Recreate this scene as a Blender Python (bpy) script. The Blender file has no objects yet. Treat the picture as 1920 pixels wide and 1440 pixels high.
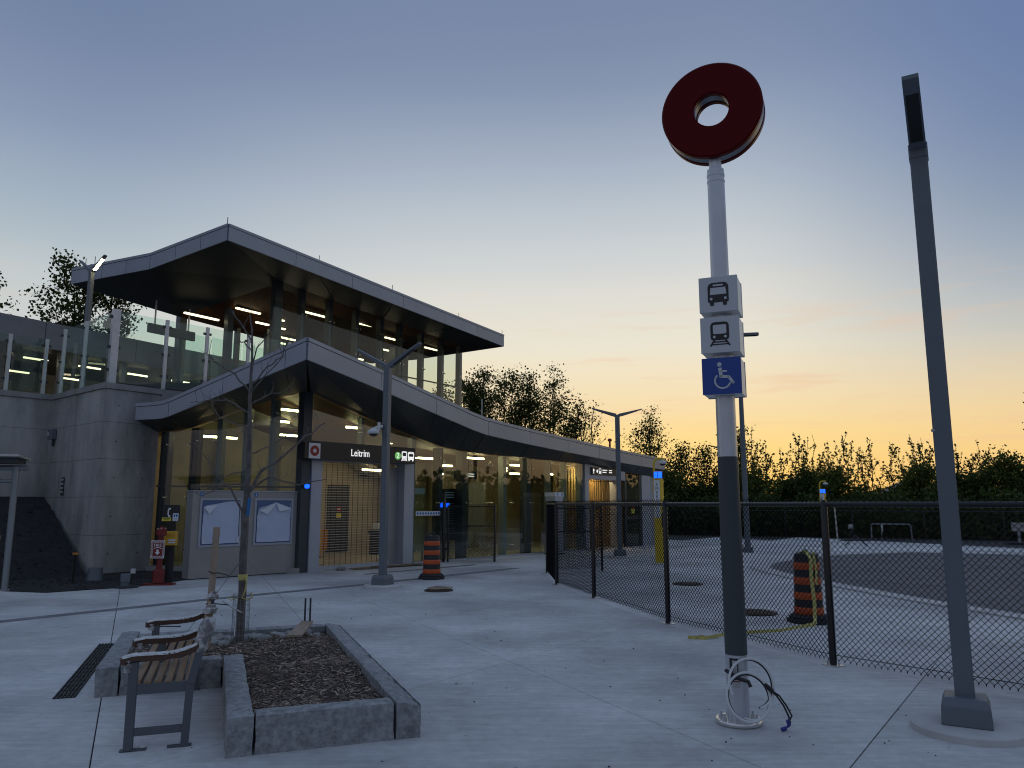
import bpy, bmesh, math, random
import numpy as np
from mathutils import Matrix, Vector

rng = random.Random(7)
R = math.radians
sc = bpy.context.scene
col = sc.collection

# ------------------------------------------------------------------ camera
cd = bpy.data.cameras.new('camera')
cam = bpy.data.objects.new('camera', cd)
col.objects.link(cam)
cam.location = (0, 0, 1.6)
cam.rotation_euler = (R(90 + 8.84), 0, 0)
cd.sensor_width = 36
cd.lens = 27.0
cd.clip_end = 1500
cd.clip_start = 0.05
sc.camera = cam

# ------------------------------------------------------------------ dusk sky
SUN_AZ, SUN_EL = R(14.0), R(0.6)
world = bpy.data.worlds.new('World')
sc.world = world
world.use_nodes = True
wt = world.node_tree
wn, wl = wt.nodes, wt.links
wn.clear()

def lin(c):
    return tuple(((x / 255) / 12.92 if x / 255 <= 0.04045 else ((x / 255 + 0.055) / 1.055) ** 2.4) for x in c) + (1.0,)

def wnode(t, **kw):
    n = wn.new(t)
    for k, v in kw.items():
        setattr(n, k, v)
    return n

def wmath(op, a, b=None, c=None):
    n = wnode('ShaderNodeMath', operation=op)
    for i, x in enumerate((a, b, c)):
        if x is None:
            continue
        if isinstance(x, (int, float)):
            n.inputs[i].default_value = x
        else:
            wl.new(x, n.inputs[i])
    return n.outputs[0]

tc = wnode('ShaderNodeTexCoord')
nrm = wnode('ShaderNodeVectorMath', operation='NORMALIZE')
wl.new(tc.outputs['Generated'], nrm.inputs[0])
sep = wnode('ShaderNodeSeparateXYZ')
wl.new(nrm.outputs[0], sep.inputs[0])
elev = wmath('DIVIDE', wmath('ARCSINE', sep.outputs[2]), math.pi / 2)      # 0 at the horizon, 1 overhead
horiz = wmath('SQRT', wmath('MAXIMUM', wmath('SUBTRACT', 1.0, wmath('MULTIPLY', sep.outputs[2], sep.outputs[2])), 1e-6))
cosaz = wmath('DIVIDE', wmath('ADD', wmath('MULTIPLY', sep.outputs[0], math.sin(SUN_AZ)), wmath('MULTIPLY', sep.outputs[1], math.cos(SUN_AZ))), horiz)

def ramp(stops):
    r = wnode('ShaderNodeValToRGB')
    r.color_ramp.interpolation = 'B_SPLINE'
    e = r.color_ramp.elements
    e[0].position, e[0].color = stops[0][0] / 90, lin(stops[0][1])
    e[1].position, e[1].color = stops[-1][0] / 90, lin(stops[-1][1])
    for p, c in stops[1:-1]:
        k = e.new(p / 90)
        k.color = lin(c)
    wl.new(elev, r.inputs[0])
    return r.outputs[0]

near = ramp([(0, (250, 196, 104)), (2, (253, 210, 118)), (4.2, (252, 219, 140)), (6.4, (247, 219, 164)), (10.1, (238, 228, 203)), (11.8, (234, 228, 209)), (15.6, (220, 219, 213)),
             (17.2, (211, 213, 213)), (19.8, (197, 205, 209)), (23.2, (175, 186, 200)), (26.7, (153, 166, 187)), (30, (132, 147, 174)), (35.4, (114, 131, 162)), (60, (126, 144, 175)), (90, (134, 152, 181))])
side = ramp([(0, (206, 192, 174)), (4, (214, 208, 196)), (10, (212, 213, 208)), (14.7, (194, 202, 204)), (17.3, (174, 188, 198)), (21, (154, 169, 188)), (24.2, (138, 153, 180)),
             (30, (111, 129, 161)), (36, (111, 129, 161)), (60, (126, 144, 175)), (90, (134, 152, 181))])
right = ramp([(0, (246, 190, 108)), (3, (248, 207, 132)), (5.8, (241, 211, 158)), (8.5, (222, 208, 180)), (11.2, (193, 196, 192)), (14.7, (160, 173, 187)), (19, (132, 149, 174)),
              (23.6, (113, 133, 170)), (30, (102, 123, 165)), (36, (108, 127, 163)), (60, (126, 144, 175)), (90, (134, 152, 181))])
away = ramp([(0, (104, 104, 112)), (4, (132, 126, 134)), (10, (144, 146, 158)), (18, (136, 148, 168)), (28, (126, 142, 168)),
             (40, (120, 138, 168)), (60, (128, 146, 175)), (90, (134, 152, 181))])

def smooth01(x, lo, hi):
    n = wnode('ShaderNodeMapRange', interpolation_type='SMOOTHSTEP')
    wl.new(x, n.inputs[0])
    n.inputs[1].default_value = lo
    n.inputs[2].default_value = hi
    return n.outputs[0]

def mixc(f, a, b, mode='MIX'):
    n = wnode('ShaderNodeMix', data_type='RGBA', blend_type=mode)
    if isinstance(f, (int, float)):
        n.inputs[0].default_value = f
    else:
        wl.new(f, n.inputs[0])
    for i, x in ((6, a), (7, b)):
        if isinstance(x, tuple):
            n.inputs[i].default_value = x
        else:
            wl.new(x, n.inputs[i])
    return n.outputs[2]

skyc = mixc(smooth01(cosaz, -0.35, 0.75), away, side)
skyc = mixc(smooth01(cosaz, 0.70, 0.985), skyc, near)
lateral = wmath('DIVIDE', wmath('ADD', wmath('MULTIPLY', sep.outputs[0], math.cos(SUN_AZ)), wmath('MULTIPLY', sep.outputs[1], -math.sin(SUN_AZ))), horiz)
skyc = mixc(wmath('MULTIPLY', smooth01(lateral, 0.0, 0.42), smooth01(cosaz, 0.0, 0.7)), skyc, right)
# thin wisps of cloud low over the sunset
mp = wnode('ShaderNodeMapping')
mp.inputs['Scale'].default_value = (2.2, 2.2, 26.0)
mp.inputs['Rotation'].default_value = (0.05, 0.09, 0)
wl.new(nrm.outputs[0], mp.inputs[0])
nz = wnode('ShaderNodeTexNoise')
nz.inputs['Scale'].default_value = 2.1
nz.inputs['Detail'].default_value = 7
nz.inputs['Roughness'].default_value = 0.62
wl.new(mp.outputs[0], nz.inputs[0])
wisp = wmath('MULTIPLY', smooth01(nz.outputs[0], 0.52, 0.72),
             wmath('MULTIPLY', smooth01(elev, 0.0, 0.06), wmath('SUBTRACT', 1.0, smooth01(elev, 0.10, 0.20))))
skyc = mixc(wmath('MULTIPLY', wisp, 0.42), skyc, lin((236, 192, 158)))
# the physical sky adds its own glow round the set sun
nish = wnode('ShaderNodeTexSky', sky_type='NISHITA')
nish.sun_disc = False
nish.sun_elevation = SUN_EL
nish.sun_rotation = SUN_AZ
nmul = wnode('ShaderNodeVectorMath', operation='SCALE')
wl.new(nish.outputs[0], nmul.inputs[0])
nmul.inputs[3].default_value = 0.004
addn = wnode('ShaderNodeVectorMath', operation='ADD')
wl.new(skyc, addn.inputs[0])
wl.new(nmul.outputs[0], addn.inputs[1])
bg = wnode('ShaderNodeBackground')
bg.inputs[1].default_value = 1.0
wl.new(addn.outputs[0], bg.inputs[0])
wo = wnode('ShaderNodeOutputWorld')
wl.new(bg.outputs[0], wo.inputs[0])

# the sun is just down behind the trees: one weak, warm, grazing lamp
sl = bpy.data.lights.new('sun', 'SUN')
sl.energy = 0.25
sl.angle = R(2.0)
sl.color = (1.0, 0.62, 0.32)
so = bpy.data.objects.new('sun', sl)
col.objects.link(so)
sd = Vector((math.sin(SUN_AZ) * math.cos(SUN_EL), math.cos(SUN_AZ) * math.cos(SUN_EL), math.sin(SUN_EL)))
so.rotation_euler = sd.to_track_quat('Z', 'Y').to_euler()
so.location = (10, 40, 20)

sc.view_settings.view_transform = 'Standard'
sc.view_settings.look = 'None'
sc.view_settings.exposure = 0.0
sc.view_settings.gamma = 1.0
sc.cycles.use_denoising = True
sc.cycles.pixel_filter_type = 'BLACKMAN_HARRIS'
sc.cycles.filter_width = 1.1
sc.cycles.max_bounces = 10
sc.cycles.transparent_max_bounces = 32
sc.cycles.sample_clamp_indirect = 4.0

# ------------------------------------------------------------------ materials
MATS = {}

def material(name, c, rough=0.6, metal=0.0, var=0.0, scale=3.0, stretch=(1, 1, 1), bump=0.0, bscale=40.0, c2=None,
             spec=0.5, emit=None, estr=0.0, rnd=0.0, detail=5.0, coat=0.0, lo=0.35, hi=0.65):
    m = bpy.data.materials.new(name)
    m.use_nodes = True
    t = m.node_tree
    p = t.nodes['Principled BSDF']
    p.inputs['Base Color'].default_value = tuple(c) + (1,)
    p.inputs['Roughness'].default_value = rough
    p.inputs['Metallic'].default_value = metal
    p.inputs['Specular IOR Level'].default_value = spec
    p.inputs['Coat Weight'].default_value = coat
    if emit:
        p.inputs['Emission Color'].default_value = tuple(emit) + (1,)
        p.inputs['Emission Strength'].default_value = estr
    tcn = t.nodes.new('ShaderNodeTexCoord')
    base = None
    if var or c2:
        mpn = t.nodes.new('ShaderNodeMapping')
        mpn.inputs['Scale'].default_value = stretch
        t.links.new(tcn.outputs['Object'], mpn.inputs[0])
        n = t.nodes.new('ShaderNodeTexNoise')
        n.inputs['Scale'].default_value = scale
        n.inputs['Detail'].default_value = detail
        n.inputs['Roughness'].default_value = 0.65
        t.links.new(mpn.outputs[0], n.inputs[0])
        r = t.nodes.new('ShaderNodeValToRGB')
        a = tuple(x * (1 - var) for x in c)
        b = tuple(min(1, x * (1 + var)) for x in (c2 or c))
        r.color_ramp.elements[0].position = lo
        r.color_ramp.elements[1].position = hi
        r.color_ramp.elements[0].color = a + (1,)
        r.color_ramp.elements[1].color = b + (1,)
        t.links.new(n.outputs[0], r.inputs[0])
        base = r.outputs[0]
    if rnd:
        oi = t.nodes.new('ShaderNodeObjectInfo')
        hs = t.nodes.new('ShaderNodeHueSaturation')
        mr = t.nodes.new('ShaderNodeMapRange')
        mr.inputs[3].default_value = 1 - rnd
        mr.inputs[4].default_value = 1 + rnd
        t.links.new(oi.outputs['Random'], mr.inputs[0])
        t.links.new(mr.outputs[0], hs.inputs['Value'])
        if base:
            t.links.new(base, hs.inputs['Color'])
        else:
            hs.inputs['Color'].default_value = tuple(c) + (1,)
        base = hs.outputs[0]
    if base:
        t.links.new(base, p.inputs['Base Color'])
    if bump:
        nb = t.nodes.new('ShaderNodeTexNoise')
        nb.inputs['Scale'].default_value = bscale
        nb.inputs['Detail'].default_value = 4
        t.links.new(tcn.outputs['Object'], nb.inputs[0])
        bn = t.nodes.new('ShaderNodeBump')
        bn.inputs['Strength'].default_value = bump
        bn.inputs['Distance'].default_value = 0.02
        t.links.new(nb.outputs[0], bn.inputs['Height'])
        t.links.new(bn.outputs[0], p.inputs['Normal'])
    MATS[name] = m
    return m

def glass_material(name, tint, ior=1.5, haze=0.0):
    m = bpy.data.materials.new(name)
    m.use_nodes = True
    t = m.node_tree
    t.nodes.clear()
    tr = t.nodes.new('ShaderNodeBsdfTransparent')
    tr.inputs[0].default_value = tuple(tint) + (1,)
    gl = t.nodes.new('ShaderNodeBsdfGlossy')
    gl.inputs['Roughness'].default_value = 0.0
    gl.inputs[0].default_value = (0.95, 0.97, 0.97, 1)
    fr = t.nodes.new('ShaderNodeFresnel')
    fr.inputs[0].default_value = ior
    mx = t.nodes.new('ShaderNodeMixShader')
    # only the outer side of a pane mirrors: the ray is not bent, so no total reflection inside the sheet
    ge = t.nodes.new('ShaderNodeNewGeometry')
    iv = t.nodes.new('ShaderNodeMath')
    iv.operation = 'SUBTRACT'
    iv.inputs[0].default_value = 1.0
    t.links.new(ge.outputs['Backfacing'], iv.inputs[1])
    fm = t.nodes.new('ShaderNodeMath')
    fm.operation = 'MULTIPLY'
    t.links.new(fr.outputs[0], fm.inputs[0])
    t.links.new(iv.outputs[0], fm.inputs[1])
    t.links.new(fm.outputs[0], mx.inputs[0])
    last = tr.outputs[0]
    if haze:
        df = t.nodes.new('ShaderNodeBsdfTranslucent')
        df.inputs[0].default_value = (0.72, 0.9, 0.86, 1)
        d2 = t.nodes.new('ShaderNodeBsdfDiffuse')
        d2.inputs[0].default_value = (0.6, 0.8, 0.77, 1)
        ad = t.nodes.new('ShaderNodeMixShader')
        ad.inputs[0].default_value = 0.5
        t.links.new(df.outputs[0], ad.inputs[1])
        t.links.new(d2.outputs[0], ad.inputs[2])
        mh = t.nodes.new('ShaderNodeMixShader')
        mh.inputs[0].default_value = haze
        t.links.new(last, mh.inputs[1])
        t.links.new(ad.outputs[0], mh.inputs[2])
        last = mh.outputs[0]
    t.links.new(last, mx.inputs[1])
    t.links.new(gl.outputs[0], mx.inputs[2])
    o = t.nodes.new('ShaderNodeOutputMaterial')
    t.links.new(mx.outputs[0], o.inputs[0])
    MATS[name] = m
    return m

def leaf_material(name, c, c2):
    m = bpy.data.materials.new(name)
    m.use_nodes = True
    t = m.node_tree
    p = t.nodes['Principled BSDF']
    g = t.nodes.new('ShaderNodeNewGeometry')
    r = t.nodes.new('ShaderNodeValToRGB')
    r.color_ramp.elements[0].color = tuple(c) + (1,)
    r.color_ramp.elements[1].color = tuple(c2) + (1,)
    t.links.new(g.outputs['Random Per Island'], r.inputs[0])
    t.links.new(r.outputs[0], p.inputs['Base Color'])
    p.inputs['Roughness'].default_value = 0.7
    p.inputs['Specular IOR Level'].default_value = 0.2
    tl = t.nodes.new('ShaderNodeBsdfTranslucent')
    t.links.new(r.outputs[0], tl.inputs[0])
    mx = t.nodes.new('ShaderNodeMixShader')
    mx.inputs[0].default_value = 0.3
    o = t.nodes['Material Output']
    t.links.new(p.outputs[0], mx.inputs[1])
    t.links.new(tl.outputs[0], mx.inputs[2])
    t.links.new(mx.outputs[0], o.inputs[0])
    MATS[name] = m
    return m

def slab_material(name):
    """broom-finished concrete: fine streaks, soft stains, small pits"""
    m = bpy.data.materials.new(name)
    m.use_nodes = True
    t = m.node_tree
    p = t.nodes['Principled BSDF']
    tcn = t.nodes.new('ShaderNodeTexCoord')
    def noise(scale, stretch, rot, detail=4, rough=0.6):
        mpn = t.nodes.new('ShaderNodeMapping')
        mpn.inputs['Scale'].default_value = stretch
        mpn.inputs['Rotation'].default_value = (0, 0, rot)
        t.links.new(tcn.outputs['Object'], mpn.inputs[0])
        n = t.nodes.new('ShaderNodeTexNoise')
        n.inputs['Scale'].default_value = scale
        n.inputs['Detail'].default_value = detail
        n.inputs['Roughness'].default_value = rough
        t.links.new(mpn.outputs[0], n.inputs[0])
        return n.outputs[0]
    def rmp(x, lo, hi, a, b):
        r = t.nodes.new('ShaderNodeMapRange')
        r.inputs[1].default_value, r.inputs[2].default_value = lo, hi
        r.inputs[3].default_value, r.inputs[4].default_value = a, b
        t.links.new(x, r.inputs[0])
        return r.outputs[0]
    def mul(a, b):
        n = t.nodes.new('ShaderNodeMath')
        n.operation = 'MULTIPLY'
        t.links.new(a, n.inputs[0])
        t.links.new(b, n.inputs[1])
        return n.outputs[0]
    streak = noise(1.5, (0.9, 11, 1), R(24), 6, 0.62)
    fine = noise(6, (1.2, 34, 1), R(24), 3, 0.6)
    stain = noise(0.45, (1, 1, 1), 0, 7, 0.6)
    mott = noise(9, (1, 1, 1), 0, 6, 0.7)
    pit = noise(26, (1, 1, 1), 0, 1, 0.4)
    v = mul(rmp(streak, .36, .66, 0.89, 1.05), rmp(fine, .3, .7, 0.95, 1.04))
    v = mul(v, rmp(stain, .36, .64, 0.66, 1.08))
    v = mul(v, rmp(mott, .3, .7, 0.86, 1.08))
    v = mul(v, rmp(pit, .76, .80, 1.0, 0.55))
    oi = t.nodes.new('ShaderNodeObjectInfo')
    v = mul(v, rmp(oi.outputs['Random'], 0, 1, 0.93, 1.05))
    cm = t.nodes.new('ShaderNodeVectorMath')
    cm.operation = 'SCALE'
    cm.inputs[0].default_value = (0.66, 0.665, 0.66)
    t.links.new(v, cm.inputs[3])
    t.links.new(cm.outputs[0], p.inputs['Base Color'])
    p.inputs['Roughness'].default_value = 0.78
    p.inputs['Specular IOR Level'].default_value = 0.15
    bn = t.nodes.new('ShaderNodeBump')
    bn.inputs['Strength'].default_value = 0.25
    bn.inputs['Distance'].default_value = 0.01
    t.links.new(fine, bn.inputs['Height'])
    t.links.new(bn.outputs[0], p.inputs['Normal'])
    MATS[name] = m
    return m

slab_material('plaza_concrete')
material('earth', (0.05, 0.055, 0.04), 0.95, var=0.4, scale=0.6)
material('asphalt', (0.135, 0.138, 0.145), 0.85, var=0.25, scale=1.2, bump=0.4, bscale=90)
material('kerb_concrete', (0.50, 0.50, 0.495), 0.8, var=0.12, scale=2)
material('band', (0.20, 0.205, 0.21), 0.8, var=0.2, scale=3)
material('wall_concrete', (0.30, 0.30, 0.295), 0.82, var=0.28, scale=1.3, stretch=(1, 1, .28), bump=0.15, bscale=25, c2=(0.38, 0.375, 0.36), detail=9)
material('coping', (0.29, 0.288, 0.28), 0.8, var=0.15, scale=3)
material('inner_concrete', (0.42, 0.365, 0.255), 0.8, var=0.14, scale=1.1, detail=7)
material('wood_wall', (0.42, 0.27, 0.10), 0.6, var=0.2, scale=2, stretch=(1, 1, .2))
material('inner_floor', (0.46, 0.43, 0.38), 0.45, var=0.06, scale=2)
material('inner_grey', (0.34, 0.34, 0.34), 0.7, var=0.05, scale=1)
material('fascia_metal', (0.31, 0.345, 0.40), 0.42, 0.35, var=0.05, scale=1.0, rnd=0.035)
material('joint', (0.03, 0.031, 0.034), 0.8)
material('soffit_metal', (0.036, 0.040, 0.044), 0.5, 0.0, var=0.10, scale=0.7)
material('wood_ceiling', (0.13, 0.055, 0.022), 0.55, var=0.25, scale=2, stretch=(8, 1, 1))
material('steel_post', (0.26, 0.29, 0.31), 0.45, 0.45, var=0.06, scale=2)
material('column_steel', (0.12, 0.135, 0.145), 0.45, 0.3, var=0.06)
material('dark_steel', (0.055, 0.065, 0.07), 0.45, 0.3)
material('galv', (0.55, 0.57, 0.58), 0.42, 0.6, var=0.08, scale=8)
material('bright_steel', (0.75, 0.75, 0.74), 0.25, 0.9)
material('jamb_metal', (0.40, 0.43, 0.49), 0.45, 0.35, var=0.04)
material('panel_metal', (0.33, 0.32, 0.31), 0.5, 0.3, var=0.07, scale=1.5)
material('sign_black', (0.012, 0.013, 0.016), 0.35)
material('sign_white', (0.72, 0.73, 0.74), 0.5)
material('lit_white', (0.8, 0.8, 0.8), 0.5, emit=(1, 1, 0.98), estr=0.85)
material('lit_green', (0.1, 0.4, 0.1), 0.5, emit=(0.22, 0.62, 0.16), estr=0.6)
material('sign_red', (0.30, 0.012, 0.012), 0.35)
material('ring_red', (0.10, 0.0015, 0.0025), 0.3, spec=0.10)
material('ring_silver', (0.30, 0.33, 0.37), 0.42, 0.6)
material('cube_white', (0.58, 0.60, 0.62), 0.45)
material('cube_blue', (0.012, 0.06, 0.30), 0.35)
material('cube_side', (0.80, 0.79, 0.77), 0.35)
material('pole_silver', (0.58, 0.60, 0.63), 0.35, 0.55, var=0.05, scale=3)
material('pole_dark', (0.042, 0.056, 0.062), 0.45)
material('lamp_grey', (0.13, 0.155, 0.18), 0.45, 0.2, var=0.05, scale=2)
material('lamp_led_off', (0.01, 0.01, 0.011), 0.4)
material('lamp_lit', (0.9, 0.85, 0.6), 0.4, emit=(1.0, 0.80, 0.38), estr=60.0)
material('light_bar', (0.9, 0.9, 0.85), 0.4, emit=(1.0, 0.79, 0.38), estr=21.0)
material('light_bar_upper', (0.9, 0.9, 0.85), 0.4, emit=(1.0, 0.86, 0.52), estr=3.0)
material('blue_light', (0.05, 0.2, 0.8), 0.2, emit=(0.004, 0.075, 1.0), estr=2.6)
material('blue_core', (0.3, 0.6, 1.0), 0.2, emit=(0.12, 0.55, 1.0), estr=4.0)
material('screen_lit', (0.8, 0.8, 0.6), 0.4, emit=(1.0, 0.98, 0.66), estr=0.9)
material('fence_wire', (0.006, 0.006, 0.008), 0.6, spec=0.12)
material('canopy_metal', (0.19, 0.225, 0.275), 0.42, 0.3, var=0.05, rnd=0.03)
material('fence_black', (0.008, 0.008, 0.010), 0.28, spec=0.5)
material('plate_steel', (0.62, 0.62, 0.6), 0.35, 0.7)
material('barrel_orange', (0.52, 0.085, 0.016), 0.5, var=0.12, scale=5)
material('barrel_black', (0.016, 0.016, 0.018), 0.6)
material('rubber', (0.03, 0.03, 0.033), 0.8)
material('tape_yellow', (0.55, 0.50, 0.16), 0.5)
material('tower_yellow', (0.70, 0.50, 0.03), 0.42)
material('stone', (0.21, 0.225, 0.235), 0.85, var=0.17, scale=19, bump=0.9, bscale=22, c2=(0.31, 0.32, 0.325), detail=9, rnd=0.08)
material('mulch', (0.075, 0.058, 0.046), 0.95, var=0.45, scale=14, bump=0.8, bscale=50)
material('chip_dark', (0.09, 0.066, 0.052), 0.9, var=0.3)
material('chip_pale', (0.50, 0.41, 0.33), 0.9, var=0.3)
material('chip_mid', (0.23, 0.17, 0.13), 0.9, var=0.35)
material('wrap_film', (0.36, 0.36, 0.36), 0.35, var=0.5, scale=16, bump=0.8, bscale=26, lo=0.45, hi=0.6)
material('rock', (0.30, 0.30, 0.29), 0.85, var=0.25, scale=6, rnd=0.15)
material('gravel_dark', (0.022, 0.022, 0.024), 0.95, var=0.4, scale=9, bump=1.0, bscale=30)
material('bench_frame', (0.105, 0.12, 0.135), 0.5, 0.2)
material('bench_wood', (0.27, 0.175, 0.10), 0.6, var=0.2, scale=3, stretch=(14, 1, 14), rnd=0.08)
material('arm_wood', (0.075, 0.036, 0.022), 0.5, var=0.2, scale=4)
material('wrap', (0.62, 0.63, 0.62), 0.4, var=0.15, scale=14, bump=0.8, bscale=26)
material('stake_wood', (0.36, 0.28, 0.21), 0.7, var=0.15, scale=3, stretch=(6, 6, 1))
material('bark', (0.13, 0.12, 0.115), 0.9, var=0.3, scale=14, bump=0.5, bscale=40)
material('far_bark', (0.02, 0.017, 0.014), 0.9)
material('guard_net', (0.22, 0.23, 0.23), 0.6)
material('hydrant_red', (0.17, 0.012, 0.010), 0.45)
material('box_yellow', (0.62, 0.36, 0.03), 0.5)
material('label_yellow', (0.72, 0.62, 0.05), 0.5)
material('poster', (0.50, 0.575, 0.74), 0.5, var=0.06, scale=1.5)
material('poster_back', (0.09, 0.15, 0.30), 0.4)
material('info_blue', (0.01, 0.16, 0.42), 0.4)
material('film', (0.66, 0.70, 0.78), 0.35)
material('iron', (0.06, 0.045, 0.03), 0.8, var=0.4, scale=12)
material('grate', (0.030, 0.032, 0.034), 0.6, 0.3)
material('plywood', (0.17, 0.13, 0.09), 0.8, var=0.25, scale=4)
material('cable_white', (0.62, 0.64, 0.64), 0.45)
material('cable_black', (0.012, 0.012, 0.014), 0.5)
material('connector_blue', (0.02, 0.03, 0.22), 0.5)
material('camera_white', (0.62, 0.63, 0.64), 0.4)
material('camera_dome', (0.02, 0.02, 0.02), 0.1)
material('door_dark', (0.045, 0.047, 0.05), 0.5)
material('cart_orange', (0.55, 0.22, 0.03), 0.6)
material('house_wall', (0.40, 0.46, 0.54), 0.7, var=0.06)
material('house_roof', (0.08, 0.08, 0.09), 0.8)
material('shade_dark', (0.012, 0.016, 0.022), 0.4)
material('silver_sticker', (0.45, 0.46, 0.46), 0.4)
glass_material('glass_clear', (0.74, 0.82, 0.785), 1.85)
glass_material('glass_upper', (0.84, 0.90, 0.875), 1.45)
glass_material('glass_screen', (0.86, 0.95, 0.915), 1.5, 0.045)
glass_material('glass_dark', (0.62, 0.72, 0.70), 1.6, 0.04)
leaf_material('leaf_far', (0.026, 0.042, 0.010), (0.075, 0.100, 0.024))
leaf_material('leaf_mid', (0.050, 0.075, 0.014), (0.110, 0.140, 0.030))
leaf_material('leaf_shrub', (0.032, 0.055, 0.012), (0.080, 0.110, 0.026))

# ------------------------------------------------------------------ mesh builder
class MB:
    def __init__(s):
        s.v, s.f, s.m = [], [], []

    def add(s, vs, fs, mi=0):
        k = len(s.v)
        s.v += [tuple(v) for v in vs]
        s.f += [tuple(i + k for i in f) for f in fs]
        s.m += [mi] * len(fs)
        return s

    def poly(s, pts, mi=0):
        return s.add(pts, [tuple(range(len(pts)))], mi)

    def hexa(s, b, t, mi=0):
        """b, t: four bottom and four top points, same winding"""
        return s.add(list(b) + list(t), [(3, 2, 1, 0), (4, 5, 6, 7), (0, 1, 5, 4), (1, 2, 6, 5), (2, 3, 7, 6), (3, 0, 4, 7)], mi)

    def box(s, c, d, rz=0.0, mi=0, bev=0.0):
        x, y, z = (k / 2 for k in d)
        cs, sn = math.cos(rz), math.sin(rz)
        def P(a, b, cc):
            return (c[0] + a * cs - b * sn, c[1] + a * sn + b * cs, c[2] + cc)
        if not bev:
            return s.hexa([P(-x, -y, -z), P(x, -y, -z), P(x, y, -z), P(-x, y, -z)], [P(-x, -y, z), P(x, -y, z), P(x, y, z), P(-x, y, z)], mi)
        e = bev
        o = [(-x + e, -y), (x - e, -y), (x, -y + e), (x, y - e), (x - e, y), (-x + e, y), (-x, y - e), (-x, -y + e)]
        i = [(-x + e, -y + e), (x - e, -y + e), (x - e, -y + e), (x - e, y - e), (x - e, y - e), (-x + e, y - e), (-x + e, y - e), (-x + e, -y + e)]
        vs = [P(a, b, -z) for a, b in o] + [P(a, b, z - e) for a, b in o] + [P(a, b, z) for a, b in i]
        fs = [tuple(range(7, -1, -1))]
        for r0 in (0, 8):
            for k in range(8):
                fs.append((r0 + k, r0 + (k + 1) % 8, r0 + 8 + (k + 1) % 8, r0 + 8 + k))
        fs.append((16, 18, 20, 22))
        return s.add(vs, fs, mi)

    def beam(s, p, q, w, h, mi=0, up=(0, 0, 1)):
        p, q = Vector(p), Vector(q)
        d = (q - p).normalized()
        u = Vector(up)
        if abs(d.dot(u)) > 0.98:
            u = Vector((0, 1, 0))
        x = d.cross(u).normalized() * (w / 2)
        y = x.cross(d).normalized() * (h / 2)
        return s.hexa([p - x - y, p + x - y, p + x + y, p - x + y], [q - x - y, q + x - y, q + x + y, q - x + y], mi)

    def tube(s, pts, r, n=6, mi=0):
        pts = [Vector(p) for p in pts]
        k0 = len(s.v)
        m = len(pts)
        ref = Vector((0.13, 0.31, 1)).normalized()
        px = None
        for i, p in enumerate(pts):
            d = (pts[min(i + 1, m - 1)] - pts[max(i - 1, 0)]).normalized()
            if px is None:
                a = ref if abs(d.dot(ref)) < 0.9 else Vector((1, 0.2, 0))
                px = d.cross(a).normalized()
            px = (px - d * px.dot(d)).normalized()
            py = d.cross(px)
            rr = r[i] if isinstance(r, (list, tuple)) else r
            for j in range(n):
                an = 2 * math.pi * j / n
                s.v.append(tuple(p + px * (rr * math.cos(an)) + py * (rr * math.sin(an))))
        for i in range(m - 1):
            for j in range(n):
                a, b = k0 + i * n + j, k0 + i * n + (j + 1) % n
                s.f.append((a, b, b + n, a + n))
                s.m.append(mi)
        s.f.append(tuple(k0 + j for j in range(n - 1, -1, -1)))
        s.f.append(tuple(k0 + (m - 1) * n + j for j in range(n)))
        s.m += [mi, mi]
        return s

    def lathe(s, prof, c=(0, 0, 0), n=24, mi=0):
        k0 = len(s.v)
        for r, z in prof:
            for j in range(n):
                an = 2 * math.pi * j / n
                s.v.append((c[0] + r * math.cos(an), c[1] + r * math.sin(an), c[2] + z))
        for i in range(len(prof) - 1):
            for j in range(n):
                a, b = k0 + i * n + j, k0 + i * n + (j + 1) % n
                s.f.append((a, b, b + n, a + n))
                s.m.append(mi)
        s.f.append(tuple(k0 + j for j in range(n - 1, -1, -1)))
        s.f.append(tuple(k0 + (len(prof) - 1) * n + j for j in range(n)))
        s.m += [mi, mi]
        return s

    def slab(s, pts, vec, mi=0):
        """a flat polygon pushed along vec"""
        n = len(pts)
        v = Vector(vec)
        a = [Vector(p) for p in pts]
        vs = a + [p + v for p in a]
        fs = [tuple(range(n - 1, -1, -1)), tuple(range(n, 2 * n))] + [(i, (i + 1) % n, n + (i + 1) % n, n + i) for i in range(n)]
        return s.add(vs, fs, mi)

    def build(s, name, mats, parent=None, smooth=False, local=False, bevel=0.0):
        me = bpy.data.meshes.new(name)
        me.from_pydata(s.v, [], s.f)
        for m in (mats if isinstance(mats, (list, tuple)) else [mats]):
            me.materials.append(MATS[m])
        me.polygons.foreach_set('material_index', s.m)
        bm = bmesh.new()
        bm.from_mesh(me)
        bmesh.ops.recalc_face_normals(bm, faces=bm.faces)
        if bevel:
            bmesh.ops.bevel(bm, geom=list(bm.edges), offset=bevel, segments=1, affect='EDGES', profile=0.5)
        bm.to_mesh(me)
        bm.free()
        if smooth:
            me.polygons.foreach_set('use_smooth', [True] * len(me.polygons))
            try:
                me.set_sharp_from_angle(angle=R(40))
            except Exception:
                pass
        o = bpy.data.objects.new(name, me)
        col.objects.link(o)
        hang(o, parent, local)
        return o

LOC = {}

def hang(o, parent, local=False):
    if parent is None:
        return o
    o.parent = parent
    if not local:
        l = world_loc(parent)
        o.location = (-l[0], -l[1], -l[2])
    return o

def world_loc(o):
    l = Vector(o.location)
    p = o.parent
    while p:
        l = l + Vector(p.location)
        p = p.parent
    return l

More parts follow.
